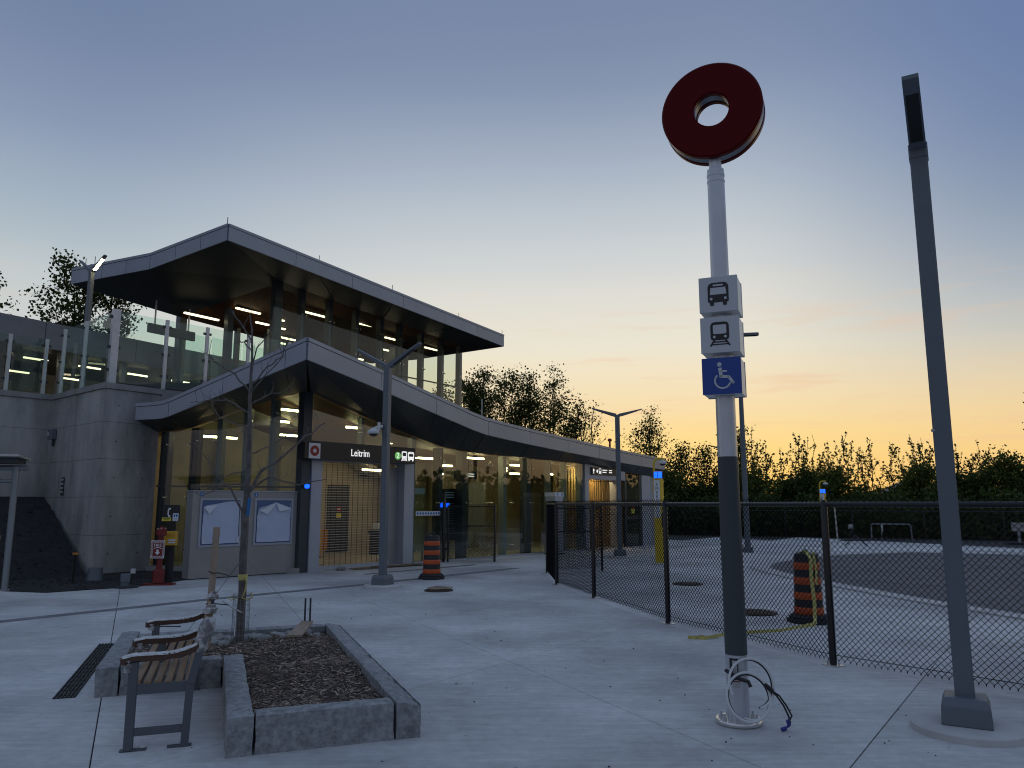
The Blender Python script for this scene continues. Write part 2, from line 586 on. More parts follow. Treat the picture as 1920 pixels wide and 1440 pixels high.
def thing(name, label, cat, loc=(0, 0, 0), rz=0.0, group=None):
    o = bpy.data.objects.new(name, None)
    o.empty_display_size = 0.2
    col.objects.link(o)
    o.location = loc
    o.rotation_euler = (0, 0, rz)
    return tag(o, label, cat, group)

def tag(o, label=None, cat=None, group=None, kind=None):
    if label:
        o['label'] = label
    if cat:
        o['category'] = cat
    if group:
        o['group'] = group
    if kind:
        o['kind'] = kind
    return o

def copy_tree(o, parent=None):
    c = o.copy()
    col.objects.link(c)
    if parent:
        c.parent = parent
    for ch in list(o.children):
        copy_tree(ch, c)
    return c

def text(name, s, size, mtx, mat, parent=None, local=False, extrude=0.002, align='CENTER', squeeze=1.0):
    cu = bpy.data.curves.new('t', 'FONT')
    cu.body = s
    cu.size = size
    cu.align_x = align
    cu.align_y = 'CENTER'
    cu.extrude = extrude
    cu.resolution_u = 3
    ob = bpy.data.objects.new('t', cu)
    col.objects.link(ob)
    bpy.context.view_layer.update()
    me = bpy.data.meshes.new_from_object(ob)
    bpy.data.objects.remove(ob)
    bpy.data.curves.remove(cu)
    me.transform(Matrix.Diagonal((squeeze, 1, 1, 1)))
    me.transform(mtx)
    me.materials.clear()
    me.materials.append(MATS[mat])
    me.name = name
    o = bpy.data.objects.new(name, me)
    col.objects.link(o)
    hang(o, parent, local)
    return o

class Face:
    """a flat sign face: origin, unit x, unit y, outward normal; draws thin raised shapes on itself"""
    def __init__(s, o, x, y=(0, 0, 1)):
        s.o, s.x, s.y = Vector(o), Vector(x).normalized(), Vector(y).normalized()
        s.n = s.x.cross(s.y)

    def p(s, a, b, d=0.0):
        return s.o + s.x * a + s.y * b + s.n * d

    def mtx(s, a, b, d=0.0):
        o = s.p(a, b, d)
        return Matrix(((s.x[0], s.y[0], s.n[0], o[0]), (s.x[1], s.y[1], s.n[1], o[1]), (s.x[2], s.y[2], s.n[2], o[2]), (0, 0, 0, 1)))

    def shape(s, mb, pts, d0=0.0, d1=0.003, mi=0):
        mb.slab([s.p(a, b, d0) for a, b in pts], s.n * (d1 - d0), mi)

    def disc(s, mb, a, b, r, d0=0.0, d1=0.003, mi=0, n=20, rx=1.0):
        s.shape(mb, [(a + rx * r * math.cos(2 * math.pi * i / n), b + r * math.sin(2 * math.pi * i / n)) for i in range(n)], d0, d1, mi)

    def rect(s, mb, a0, b0, a1, b1, d0=0.0, d1=0.003, mi=0):
        s.shape(mb, [(a0, b0), (a1, b0), (a1, b1), (a0, b1)], d0, d1, mi)

    def rrect(s, mb, a0, b0, a1, b1, r, d0=0.0, d1=0.003, mi=0, rt=None):
        rt = r if rt is None else rt
        pts = []
        for cx, cy, a, q in ((a1 - r, b0 + r, -90, r), (a1 - rt, b1 - rt, 0, rt), (a0 + rt, b1 - rt, 90, rt), (a0 + r, b0 + r, 180, r)):
            for k in range(4):
                t = R(a + 30 * k)
                pts.append((cx + q * math.cos(t), cy + q * math.sin(t)))
        s.shape(mb, pts, d0, d1, mi)

    def stroke(s, mb, pts, w, d0=0.0, d1=0.003, mi=0):
        """a bent line of width w"""
        for (a, b), (c, d) in zip(pts, pts[1:]):
            L = math.hypot(c - a, d - b) or 1
            nx, ny = -(d - b) / L * w / 2, (c - a) / L * w / 2
            s.shape(mb, [(a + nx, b + ny), (a - nx, b - ny), (c - nx, d - ny), (c + nx, d + ny)], d0, d1, mi)

def bus_icon(F, mb, cx, cy, h, ink, bgm, d=0.003):
    w = h * 0.86
    F.rrect(mb, cx - w / 2, cy - h * .36, cx + w / 2, cy + h / 2, h * .06, 0, d, ink, h * .2)
    F.rect(mb, cx - w * .40, cy - h * .5, cx - w * .22, cy - h * .35, 0, d, ink)
    F.rect(mb, cx + w * .22, cy - h * .5, cx + w * .40, cy - h * .35, 0, d, ink)
    F.shape(mb, [(cx - w * .40, cy - h * .02), (cx + w * .40, cy - h * .02), (cx + w * .36, cy + h * .28), (cx - w * .36, cy + h * .28)], d, d + .001, bgm)
    F.rect(mb, cx - w * .24, cy + h * .35, cx + w * .24, cy + h * .42, d, d + .001, bgm)
    for s in (-1, 1):
        F.disc(mb, cx + s * w * .34, cy - h * .20, h * .06, d, d + .001, bgm, 10)

def train_icon(F, mb, cx, cy, h, ink, bgm, d=0.003):
    w = h * 0.74
    F.rrect(mb, cx - w / 2, cy - h * .26, cx + w / 2, cy + h / 2, h * .12, 0, d, ink, h * .16)
    F.rrect(mb, cx - w * .36, cy + h * .0, cx + w * .36, cy + h * .38, h * .05, d, d + .001, bgm)
    for s in (-1, 1):
        F.disc(mb, cx + s * w * .30, cy - h * .12, h * .055, d, d + .001, bgm, 10)
        F.stroke(mb, [(cx + s * w * .30, cy - h * .25), (cx + s * w * .52, cy - h * .5)], h * .07, 0, d, ink)
    F.rect(mb, cx - w * .36, cy - h * .36, cx + w * .36, cy - h * .31, 0, d, ink)
    F.rect(mb, cx - w * .44, cy - h * .46, cx + w * .44, cy - h * .41, 0, d, ink)

GROUND_BARS = [((-2.83, 22.69, 2.93), .75), ((-2.16, 24.09, 2.77), .4), ((-1.41, 23.9, 3.0), .78), ((-.05, 26.42, 2.9), .45), ((-.06, 26.58, 2.62), .75),
               ((1.36, 28.09, 2.65), .78), ((2.0, 28.38, 2.88), .46), ((-4.43, 20.48, 3.62), .42), ((-4.18, 21.71, 3.66), .22), ((-3.54, 22.32, 3.34), .36),
               ((-5.96, 19.45, 3.98), .65), ((-6.47, 21.18, 3.85), .34), ((-6.64, 21.9, 3.54), .68), ((-8.03, 19.96, 3.33), .46), ((-7.64, 20.42, 3.33), .34),
               ((-.35, 28.39, 2.88), .24), ((-.36, 28.69, 2.8), .24), ((-2.4, 23.6, 2.5), .4), ((-4.66, 24.09, 2.64), .72)]
UPPER_BARS = [((-8.38, 26.59, 8.9), 1.05), ((-7.68, 27.61, 8.6), 1.2), ((-6.13, 29.87, 8.7), 1.03), ((-5.26, 31.14, 8.4), .9), ((-3.88, 33.15, 8.4), .9),
              ((-9.74, 26.38, 8.42), 1.02), ((-10.95, 25.0, 7.9), 1.3), ((-9.05, 28.3, 8.2), .6), ((-8.95, 28.6, 7.88), .88), ((-9.29, 27.2, 8.1), .55),
              ((-7.2, 31.2, 8.3), .5), ((-8.76, 27.99, 8.4), .3)]
HSIGN = ((-11.83, 24.4, 7.26), (-11.0, 26.0, 7.29))

# ================================================================== SETTING
def sheet(name, pts, z, mat, kind='structure'):
    o = MB().poly([(x, y, z) for x, y in pts]).build(name, mat)
    return tag(o, kind=kind)

MB().poly([(-600, -300, -0.05), (600, -300, -0.05), (600, 900, -0.05), (-600, 900, -0.05)]).build('ground', 'earth')['kind'] = 'structure'
plaza = MB().poly([(-30, -14, -0.014), (32, -14, -0.014), (32, 37, -0.014), (-30, 37, -0.014)]).build('plaza', 'joint')
tag(plaza, kind='structure')

def slab_pt(q, p):
    return ((q * .437 + .58 * p) / .8782, (.815 * p - .9 * q) / .8782)

QS = [-25.2, -22.4, -19.4, -16.6, -13.8, -10.6, -7.41, -4.79, -1.22, 2.0, 5.0, 8.2, 11.4, 14.6]
PS = [-10.9, -7.2, -3.7, -.14, 3.57, 7.2, 10.8, 14.4, 18.0, 21.6, 25.2, 28.8]
for q0, q1 in zip(QS, QS[1:]):
    for p0, p1 in zip(PS, PS[1:]):
        c = slab_pt((q0 + q1) / 2, (p0 + p1) / 2)
        if c[1] < -1 or c[1] > 36 or abs(c[0]) > c[1] * .8 + 7:
            continue
        e = .0042
        pts = [slab_pt(q0 + e, p0 + e), slab_pt(q1 - e, p0 + e), slab_pt(q1 - e, p1 - e), slab_pt(q0 + e, p1 - e)]
        MB().slab([(x, y, -0.012) for x, y in pts], (0, 0, 0.012)).build('slab', 'plaza_concrete', plaza, bevel=0.003)

# bus loop asphalt with its flush concrete kerb, and the dark paving band across the plaza
road = [(6.42, 19.9), (6.3, 18.6), (6.34, 17.2), (6.62, 15.3), (7.0, 13.0), (7.6, 10.6), (8.8, 7.0), (11, 2.0), (14, -6), (30, -6), (31, 18), (19.5, 23.3), (16.2, 24.8), (13.2, 26.0), (10.5, 24.9), (8.4, 23.0), (7.1, 21.4)]
sheet('road', road, 0.006, 'asphalt')
kb = MB()
rim = [(14, -6), (11, 2.0), (8.8, 7.0), (7.6, 10.6), (7.0, 13.0), (6.62, 15.3), (6.34, 17.2), (6.3, 18.6), (6.42, 19.9), (7.1, 21.4), (8.4, 23.0), (10.5, 24.9), (13.2, 26.0), (16.2, 24.8), (19.5, 23.3)]
def offset_path(pts, d):
    out = []
    for i, p in enumerate(pts):
        a = Vector(pts[max(i - 1, 0)]); b = Vector(pts[min(i + 1, len(pts) - 1)])
        t = (b - a).normalized()
        out.append((p[0] - t.y * d, p[1] + t.x * d))
    return out
ri, ro = offset_path(rim, -0.06), offset_path(rim, 0.42)
for i in range(len(rim) - 1):
    kb.hexa([(*ri[i], .001), (*ri[i + 1], .001), (*ro[i + 1], .001), (*ro[i], .001)], [(*ri[i], .012), (*ri[i + 1], .012), (*ro[i + 1], .03), (*ro[i], .03)])
tag(kb.build('kerb', 'kerb_concrete'), kind='structure')
bp = [(-9.4, 7.6), (-6.94, 10.78), (-5.01, 13.29), (-2.86, 15.67), (-1.84, 16.98), (0.2, 19.6)]
bo = offset_path(bp, 0.24)
bm_ = MB()
for i in range(len(bp) - 1):
    bm_.poly([(*bp[i], .004), (*bp[i + 1], .004), (*bo[i + 1], .004), (*bo[i], .004)])
tag(bm_.build('paving_band', 'band'), kind='structure')
# the dark strip of paving before the facade
b2 = MB()
b2.poly([(-3.3, 17.9, .004), (-.9, 20.7, .004), (-1.05, 20.85, .004), (-3.45, 18.05, .004)])
tag(b2.build('paving_band', 'band'), kind='structure')

# gravel bed and the dark gravel bank against the concrete wall
sheet('gravel_bed', [(-16, 11.0), (-9.54, 14.6), (-8.43, 14.3), (-7.27, 15.38), (-6.86, 16.7), (-7.2, 18.75), (-8.75, 19.2), (-9.5, 18.2), (-12.3, 20.3), (-18, 14)], 0.012, 'gravel_dark')
bk = MB()
NB = 22
top = [Vector((-17.0, 14.2, 1.77)), Vector((-12.02, 19.95, 1.77))]
foot = [Vector((-13.6, 12.2, 0.0)), Vector((-9.5, 17.55, 0.0))]
grid = []
r2 = random.Random(4)
for i in range(NB + 1):
    for j in range(NB + 1):
        a, b = i / NB, j / NB
        p = top[0].lerp(top[1], a).lerp(foot[0].lerp(foot[1], a), b)
        p.z += (r2.random() - .5) * .05 * (0 if j in (0,) else 1) + .05 * math.sin(b * math.pi)
        grid.append(p)
fs = [(i * (NB + 1) + j, (i + 1) * (NB + 1) + j, (i + 1) * (NB + 1) + j + 1, i * (NB + 1) + j + 1) for i in range(NB) for j in range(NB)]
bk.add(grid, fs)
tag(bk.build('gravel_bank', 'gravel_dark'), kind='structure')
gs = MB()
for k in range(420):
    a, b = r2.random(), r2.random()
    if k < 230:
        p = top[0].lerp(top[1], a).lerp(foot[0].lerp(foot[1], a), b) + Vector((0, 0, .05 * math.sin(b * math.pi)))
    else:
        p = Vector((-11.5 + a * 4.6, 14.2 + b * 3.2, 0.012))
        if p.y < 14.45 + max(0, p.x + 8.4) * 1.0 or p.y > 17.4:
            continue
    s = r2.uniform(.015, .045)
    gs.lathe([(s * .7, -s * .4), (s, 0), (s * .5, s * .6)], tuple(p), 5)
tag(gs.build('gravel', 'gravel_dark'), kind='stuff')

# small dark specks of grit lying about the plaza
gr = MB()
for k in range(90):
    y = r2.uniform(4.8, 13)
    x = r2.uniform(-.5, .75) * y * .9
    s = r2.uniform(.003, .009) * (1.3 if y > 8 else 1)
    gr.lathe([(s * .8, 0.0), (s, s * .5), (s * .3, s)], (x, y, 0.0), 5)
tag(gr.build('grit', 'rubber'), kind='stuff')

# ================================================================== CONCRETE WALL
U = Vector((.647, .763, 0))
N = Vector((.763, -.647, 0))
A0 = Vector((-4.77, 18.54, 0))
WC = Vector((-9.55, 17.85, 0))          # outer corner
WI = Vector((-12.07, 19.99, 0))         # inner corner
GL = Vector((-8.75, 19.0, 0))           # where the glass meets the wall
WA = WI - U * 6.2
wall = thing('concrete_wall', 'tall bare concrete retaining wall with stained pour joints, left of the glass entrance', 'wall', tuple(WC))
ZJ = [0.0, .87, 1.75, 2.63, 3.5, 4.28]

def wall_face(a, b, cols, depth=0.35, ea=.014, eb=.014):
    d = (b - a).normalized()
    nn = Vector((d.y, -d.x, 0))
    L = (b - a).length
    cuts = [0] + [c * L for c in cols] + [L]
    for c0, c1 in zip(cuts, cuts[1:]):
        for z0, z1 in zip(ZJ, ZJ[1:]):
            e = .0035
            p = a + d * (c0 + (e if c0 else ea)); q = a + d * (c1 - (e if c1 < L else eb))
            k = nn * -.05
            m = MB()
            m.hexa([(p.x, p.y, z0 + e), (q.x, q.y, z0 + e), (q.x + k.x, q.y + k.y, z0 + e), (p.x + k.x, p.y + k.y, z0 + e)],
                   [(p.x, p.y, z1 - e), (q.x, q.y, z1 - e), (q.x + k.x, q.y + k.y, z1 - e), (p.x + k.x, p.y + k.y, z1 - e)])
            m.build('panel', 'wall_concrete', wall)
    bk_ = nn * -.02
    k2 = nn * -depth
    sa, sb = a, b
    a, b = a + d * (.10 if ea > 0 else -.3), b - d * (.10 if eb > 0 else -.3)
    MB().hexa([tuple(a + bk_), tuple(b + bk_), tuple(b + k2), tuple(a + k2)],
              [tuple(a + bk_ + Vector((0, 0, 4.28))), tuple(b + bk_ + Vector((0, 0, 4.28))), tuple(b + k2 + Vector((0, 0, 4.28))), tuple(a + k2 + Vector((0, 0, 4.28)))]).build('wall_core', 'joint', wall)
    a, b = sa, sb
    o_ = nn * .035
    MB().hexa([tuple(a + o_ + Vector((0, 0, 4.283))), tuple(b + o_ + Vector((0, 0, 4.283))), tuple(b + k2 + Vector((0, 0, 4.283))), tuple(a + k2 + Vector((0, 0, 4.283)))],
              [tuple(a + o_ + Vector((0, 0, 4.42))), tuple(b + o_ + Vector((0, 0, 4.42))), tuple(b + k2 + Vector((0, 0, 4.42))), tuple(a + k2 + Vector((0, 0, 4.42)))]).build('coping', 'coping', wall)

wall_face(WA, WI, [.33, .66], eb=0)
wall_face(WI, WC, [.52], ea=0, eb=.03)
wall_face(WC, GL, [], ea=.03)
MB().box((WC.x - .02, WC.y + .175, 2.14), (.18, .18, 4.27), math.atan2(-.65, .76)).build('corner_fill', 'joint', wall)
ext = GL + U * 6.5
MB().hexa([(GL.x, GL.y, 3.75), (ext.x, ext.y, 3.75), (ext.x - .35, ext.y + .2, 3.75), (GL.x - .35, GL.y + .2, 3.75)],
          [(GL.x, GL.y, 4.42), (ext.x, ext.y, 4.42), (ext.x - .35, ext.y + .2, 4.42), (GL.x - .35, GL.y + .2, 4.42)]).build('upstand', 'coping', wall)
# tie holes
th = MB()
for a, b, n in ((WI, WC, 4), (WC, GL, 2)):
    d = (b - a); nn = Vector((d.y, -d.x, 0)).normalized()
    for i in range(n):
        for z in (.45, 1.3, 2.2, 3.05, 3.9):
            p = a + d * ((i + .5) / n) + nn * .001 + Vector((0, 0, z))
            th.tube([p, p + nn * .003], .016, 8)
tag(th.build('tie_hole', 'joint', wall), kind='stuff')
dB = (WC - WI).normalized(); nB = Vector((dB.y, -dB.x, 0)); rzB = math.atan2(dB.y, dB.x)
def onB(t, z, o):
    p = WI + dB * t + nB * o
    return (p.x, p.y, z)
wl_ = thing('wall_light', 'small grey box light fixed high on the bare concrete wall', 'wall light', onB(.42, 3.35, .08))
MB().box(onB(.42, 3.35, .07), (.26, .14, .26), rzB, bev=.02).build('housing', 'lamp_grey', wl_)
MB().box(onB(.36, 3.35, .146), (.12, .012, .10), rzB).build('lens', 'silver_sticker', wl_)
MB().box(onB(.42, 3.15, .03), (.08, .05, .18), rzB).build('bracket', 'dark_steel', wl_)
vt = thing('wall_louvre', 'small recessed louvred outlet low on the bare concrete wall', 'louvre', onB(1.25, 2.0, 0))
MB().box(onB(1.25, 2.02, .012), (.17, .02, .44), rzB).build('frame', 'dark_steel', vt)
for k in range(4):
    MB().box(onB(1.25, 1.88 + k * .1, .03), (.13, .02, .045), rzB).build('slat', 'silver_sticker', vt)

# ================================================================== STATION, GROUND FLOOR
st = thing('station_building', 'glass fronted transit station entrance under a low folded metal roof', 'station', tuple(A0))

def fpt(t, z, out=0.0):
    p = A0 + U * t + N * out
    return (p.x, p.y, z)

def interp(tab, t):
    if t <= tab[0][0]:
        return tab[0][1]
    for (a, x), (b, y) in zip(tab, tab[1:]):
        if t <= b:
            return x + (y - x) * (t - a) / (b - a)
    return tab[-1][1]

ZT = [(-.25, 4.26), (1.8, 3.72), (3.3, 3.38), (4.3, 3.17), (5.4, 3.09), (11.2, 2.99), (13.7, 2.77), (16.6, 2.62)]
ROOF_R = [(0, 5.08), (.12, 4.70), (.23, 4.32), (.27, 4.19), (.31, 4.05), (.345, 3.955), (.40, 3.885), (.47, 3.81), (.59, 3.70), (.71, 3.60), (.80, 3.52), (.89, 3.46), (1.01, 3.39)]
ROOF_L = [(0, 5.08), (.11, 4.925), (.46, 4.43), (.78, 3.98), (.82, 3.94), (.86, 3.925), (1.0, 3.92)]
P2, PR, PL = Vector((-4.34, 15.96, 0)), Vector((6.05, 31.1, 0)), Vector((-8.8, 17.9, 0))
GC, GE = Vector((-4.93, 18.38, 0)), Vector((-8.75, 19.02, 0))
GLZ = [(0, 4.27), (.23, 4.09), (.41, 3.91), (.59, 3.66), (.76, 3.44), (.96, 3.36), (1, 3.34)]

def fascia(parent, a, b, ztab, htab, joints, mat='fascia_metal', extra=()):
    d = (b - a).normalized()
    nn = Vector((d.y, -d.x, 0))
    if nn.dot(Vector((0, -1, 0))) < 0:
        nn = -nn
    knots = sorted(set([t for t, _ in ztab] + list(joints)))
    def pt(t, z, o):
        p = a + (b - a) * t + nn * o
        return (p.x, p.y, z)
    for j0, j1 in zip(joints, joints[1:]):
        ks = [j0] + [k for k in knots if j0 + 1e-4 < k < j1 - 1e-4] + [j1]
        g = .007 / (b - a).length
        ks[0] += g if j0 > 0 else 0
        ks[-1] -= g
        m = MB()
        for t0, t1 in zip(ks, ks[1:]):
            za, zb = interp(ztab, t0), interp(ztab, t1)
            ha, hb = interp(htab, t0), interp(htab, t1)
            m.hexa([pt(t0, za - ha, .0), pt(t1, zb - hb, .0), pt(t1, zb - hb, .04), pt(t0, za - ha, .04)],
                   [pt(t0, za - .092, .0), pt(t1, zb - .092, .0), pt(t1, zb - .092, .04), pt(t0, za - .092, .04)])
        m.build('fascia_panel', mat, parent)
    core, cap = MB(), MB()
    for t0, t1 in zip(knots, knots[1:]):
        za, zb = interp(ztab, t0), interp(ztab, t1)
        ha, hb = interp(htab, t0), interp(htab, t1)
        core.hexa([pt(t0, za - ha + .012, -.06), pt(t1, zb - hb + .012, -.06), pt(t1, zb - hb + .012, -.004), pt(t0, za - ha + .012, -.004)],
                  [pt(t0, za - .03, -.06), pt(t1, zb - .03, -.06), pt(t1, zb - .03, -.004), pt(t0, za - .03, -.004)])
        cap.hexa([pt(t0, za - .08, -.1), pt(t1, zb - .08, -.1), pt(t1, zb - .08, .052), pt(t0, za - .08, .052)],
                 [pt(t0, za, -.1), pt(t1, zb, -.1), pt(t1, zb, .052), pt(t0, za, .052)])
    core.build('fascia_core', 'joint', parent)
    cap.build('roof_cap', mat, parent)
    return pt

HR = [(0, .48), (.35, .475), (1.01, .45)]
HL = [(0, .48), (.8, .41), (1, .39)]
rr = fascia(st, P2, PR, ROOF_R, HR, [0, .12, .23, .352, .467, .592, .706, .80, .893, 1.01])
rl = fascia(st, P2, PL, ROOF_L, HL, [0, .11, .46, .785, 1.0])

# soffits between the fascias and the glass, ceiling within, deck above
def strip(lo, hi, name, mat, parent, dz=0.0):
    m = MB()
    for (a, b), (c, d) in zip(zip(lo, lo[1:]), zip(hi, hi[1:])):
        m.poly([(a[0], a[1], a[2] + dz), (b[0], b[1], b[2] + dz), (d[0], d[1], d[2] + dz), (c[0], c[1], c[2] + dz)])
    return m.build(name, mat, parent)

TR = [t for t, _ in ROOF_R]
lowR = [rr(t, interp(ROOF_R, t) - interp(HR, t), -.002) for t in TR]
tf = [-.2 + t * (16.8 / 1.01) for t in TR]
hiR = [fpt(t, interp(ZT, t), .05) for t in tf]
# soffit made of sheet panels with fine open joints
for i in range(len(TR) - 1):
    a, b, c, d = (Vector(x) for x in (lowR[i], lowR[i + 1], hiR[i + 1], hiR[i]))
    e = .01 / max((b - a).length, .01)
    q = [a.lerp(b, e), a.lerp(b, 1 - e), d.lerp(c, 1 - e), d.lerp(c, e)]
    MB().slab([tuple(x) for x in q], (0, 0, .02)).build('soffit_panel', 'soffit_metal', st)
TL = [t for t, _ in ROOF_L]
def gpt(s, z, out=0.0):
    d = (GE - GC).normalized(); nn = Vector((-d.y, d.x, 0))
    if nn.y > 0:
        nn = -nn
    p = GC + (GE - GC) * s + nn * out
    return (p.x, p.y, z)
lowL = [rl(t, interp(ROOF_L, t) - interp(HL, t), -.002) for t in TL]
hiL = [gpt(t, interp(GLZ, t), .05) for t in TL]
for i in range(len(TL) - 1):
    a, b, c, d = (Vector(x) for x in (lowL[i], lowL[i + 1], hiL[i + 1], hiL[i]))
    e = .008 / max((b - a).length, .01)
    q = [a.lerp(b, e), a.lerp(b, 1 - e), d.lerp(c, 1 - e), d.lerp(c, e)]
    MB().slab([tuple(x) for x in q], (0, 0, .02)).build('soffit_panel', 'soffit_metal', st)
strip([(x, y, z + .03) for x, y, z in lowR], [(x, y, z + .03) for x, y, z in hiR], 'soffit_backing', 'joint', st)
strip([(x, y, z + .03) for x, y, z in lowL], [(x, y, z + .03) for x, y, z in hiL], 'soffit_backing', 'joint', st)
BD = 5.2
ceil_in = [fpt(t, interp(ZT, t) + .03, -.02) for t in tf]
ceil_bk = [fpt(max(t, -.2), interp(ZT, t) + .03, -BD) for t in tf]
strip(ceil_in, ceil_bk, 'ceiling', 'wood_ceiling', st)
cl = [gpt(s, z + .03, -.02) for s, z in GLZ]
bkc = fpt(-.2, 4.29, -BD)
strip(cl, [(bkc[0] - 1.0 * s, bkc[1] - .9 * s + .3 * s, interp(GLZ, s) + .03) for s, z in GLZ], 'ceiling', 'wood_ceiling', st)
deck = MB()
topR = [rr(t, interp(ROOF_R, t) - .04, -.03) for t in TR]
topB = [fpt(t, interp(ZT, t) + .62, -BD) for t in tf]
for i in range(len(TR) - 1):
    deck.poly([topR[i], topR[i + 1], topB[i + 1], topB[i]])
topL = [rl(t, interp(ROOF_L, t) - .04, -.03) for t in TL]
for i in range(len(TL) - 1):
    p = topL[i + 1]
    deck.poly([topL[i], topL[i + 1], (-9.3 + (1 - TL[i + 1]) * .6, 20.9, 4.3), (-9.3 + (1 - TL[i]) * .6, 20.9, 4.3)] if i < 99 else [])
deck.poly([topR[0], topB[0], (-8.7, 20.9, 4.35)])
deck.build('roof_deck', 'dark_steel', st)
# closing end of the lower roof
e0, e1 = lowR[-1], hiR[-1]
MB().poly([e0, e1, (e1[0], e1[1], e1[2] + .7), topR[-1]]).build('roof_end', 'fascia_metal', st)
e0, e1 = lowL[-1], hiL[-1]
MB().hexa([e0, e1, (e1[0] - .02, e1[1], e1[2]), (e0[0] - .02, e0[1], e0[2])], [topL[-1], (e1[0], e1[1], 3.9), (e1[0] - .02, e1[1], 3.9), (topL[-1][0] - .02, topL[-1][1], topL[-1][2])]).build('roof_end', 'fascia_metal', st)

# floor and inner walls
MB().poly([fpt(-.3, .02, .02), fpt(16.8, .02, .02), fpt(16.8, .02, -BD), fpt(-1.6, .02, -BD), (-8.85, 19.3, .02)]).build('inner_floor', 'inner_floor', st)
def inner_wall(t0, t1, z1, off, name='inner_wall', mat='inner_concrete', z0=.02):
    a, b = fpt(t0, z0, off), fpt(t1, z0, off)
    c, d = fpt(t1, z0, off - .15), fpt(t0, z0, off - .15)
    up = z1 - z0
    return MB().hexa([a, b, c, d], [(p[0], p[1], p[2] + up) for p in (a, b, c, d)]).build(name, mat, st)
inner_wall(-2.6, 16.8, 4.4, -BD)
for t in (.2, 2.3, 6.3, 8.6, 10.7, 12.8):                            # piers break the back wall
    inner_wall(t, t + .35, 3.4, -BD + .3, 'inner_pier', 'inner_concrete')
inner_wall(6.75, 7.0, 3.05, -2.6, 'inner_pier', 'inner_concrete')
inner_wall(9.0, 9.9, 2.35, -3.4, 'inner_box', 'inner_grey')
inner_wall(9.0, 9.9, .75, -1.8, 'inner_plinth', 'inner_concrete')
# dark door on the back wall, its red no-entry disc and yellow notice
def onW(t, z, o=0.0):
    return fpt(t, z, -BD + .005 + o)
door = MB().hexa([onW(4.25, .03), onW(5.1, .03), onW(5.1, .03, .05), onW(4.25, .03, .05)], [onW(4.25, 2.2), onW(5.1, 2.2), onW(5.1, 2.2, .05), onW(4.25, 2.2, .05)]).build('door', 'door_dark', st)
FW = Face(onW(4.68, 1.2, .06), U)
m = MB(); FW.disc(m, 0, .22, .10)
m.build('notice', 'sign_red', door)
m = MB(); FW.rect(m, -.06, .2, .06, .24, .003, .005)
m.build('notice_bar', 'sign_white', door)
m = MB(); FW.rect(m, -.11, -.06, .11, .09)
m.build('notice', 'label_yellow', door)
# low stair soffit and a shelf rail seen through the grille
MB().hexa([onW(3.9, 3.3, .3), onW(5.6, 2.45, .3), onW(5.6, 2.45, 1.2), onW(3.9, 3.3, 1.2)], [onW(3.9, 3.45, .3), onW(5.6, 2.6, .3), onW(5.6, 2.6, 1.2), onW(3.9, 3.45, 1.2)]).build('stair_soffit', 'inner_grey', st)
MB().hexa([onW(5.3, 2.5, .3), onW(8.0, 2.4, .3), onW(8.0, 2.4, .5), onW(5.3, 2.5, .5)], [onW(5.3, 2.58, .3), onW(8.0, 2.48, .3), onW(8.0, 2.48, .5), onW(5.3, 2.58, .5)]).build('rail_beam', 'dark_steel', st)
for k, (t, z) in enumerate(((3.83, 1.32), (3.83, 1.06), (3.85, .78))):
    MB().hexa([onW(t, z), onW(t + .14, z), onW(t + .14, z, .04), onW(t, z, .04)], [onW(t, z + .17), onW(t + .14, z + .17), onW(t + .14, z + .17, .04), onW(t, z + .17, .04)]).build('wall_box', 'sign_black', st)

# glass, posts and point fixings of the right-hand facade
def post_at(t, w, dpt, z1, mat='steel_post', out=-.06, z0=0.0):
    a = [fpt(t - w / 2, z0, out), fpt(t + w / 2, z0, out), fpt(t + w / 2, z0, out - dpt), fpt(t - w / 2, z0, out - dpt)]
    return MB().hexa(a, [(x, y, z1) for x, y, _ in a]).build('mullion', mat, st)

def pane(t0, t1, z0, z1a, z1b, out=0.0, mat='glass_clear'):
    g = .006
    b = [fpt(t0 + g, z0, out), fpt(t1 - g, z0, out), fpt(t1 - g, z0, out - .012), fpt(t0 + g, z0, out - .012)]
    p = MB().hexa(b, [(b[0][0], b[0][1], z1a), (b[1][0], b[1][1], z1b), (b[2][0], b[2][1], z1b), (b[3][0], b[3][1], z1a)]).build('glass_pane', mat, st)
    fx = MB()
    for t in (t0 + .09, t1 - .09):
        for z in ([.35, 1.62, z1b - .28] if z0 < 1 else [z0 + .3, min(z1a, z1b) - .28]):
            q = Vector(fpt(t, z, out))
            fx.tube([q + N * .018, q - N * .1], .018, 7)
    fx.build('glass_fixing', 'bright_steel', st)
    return p

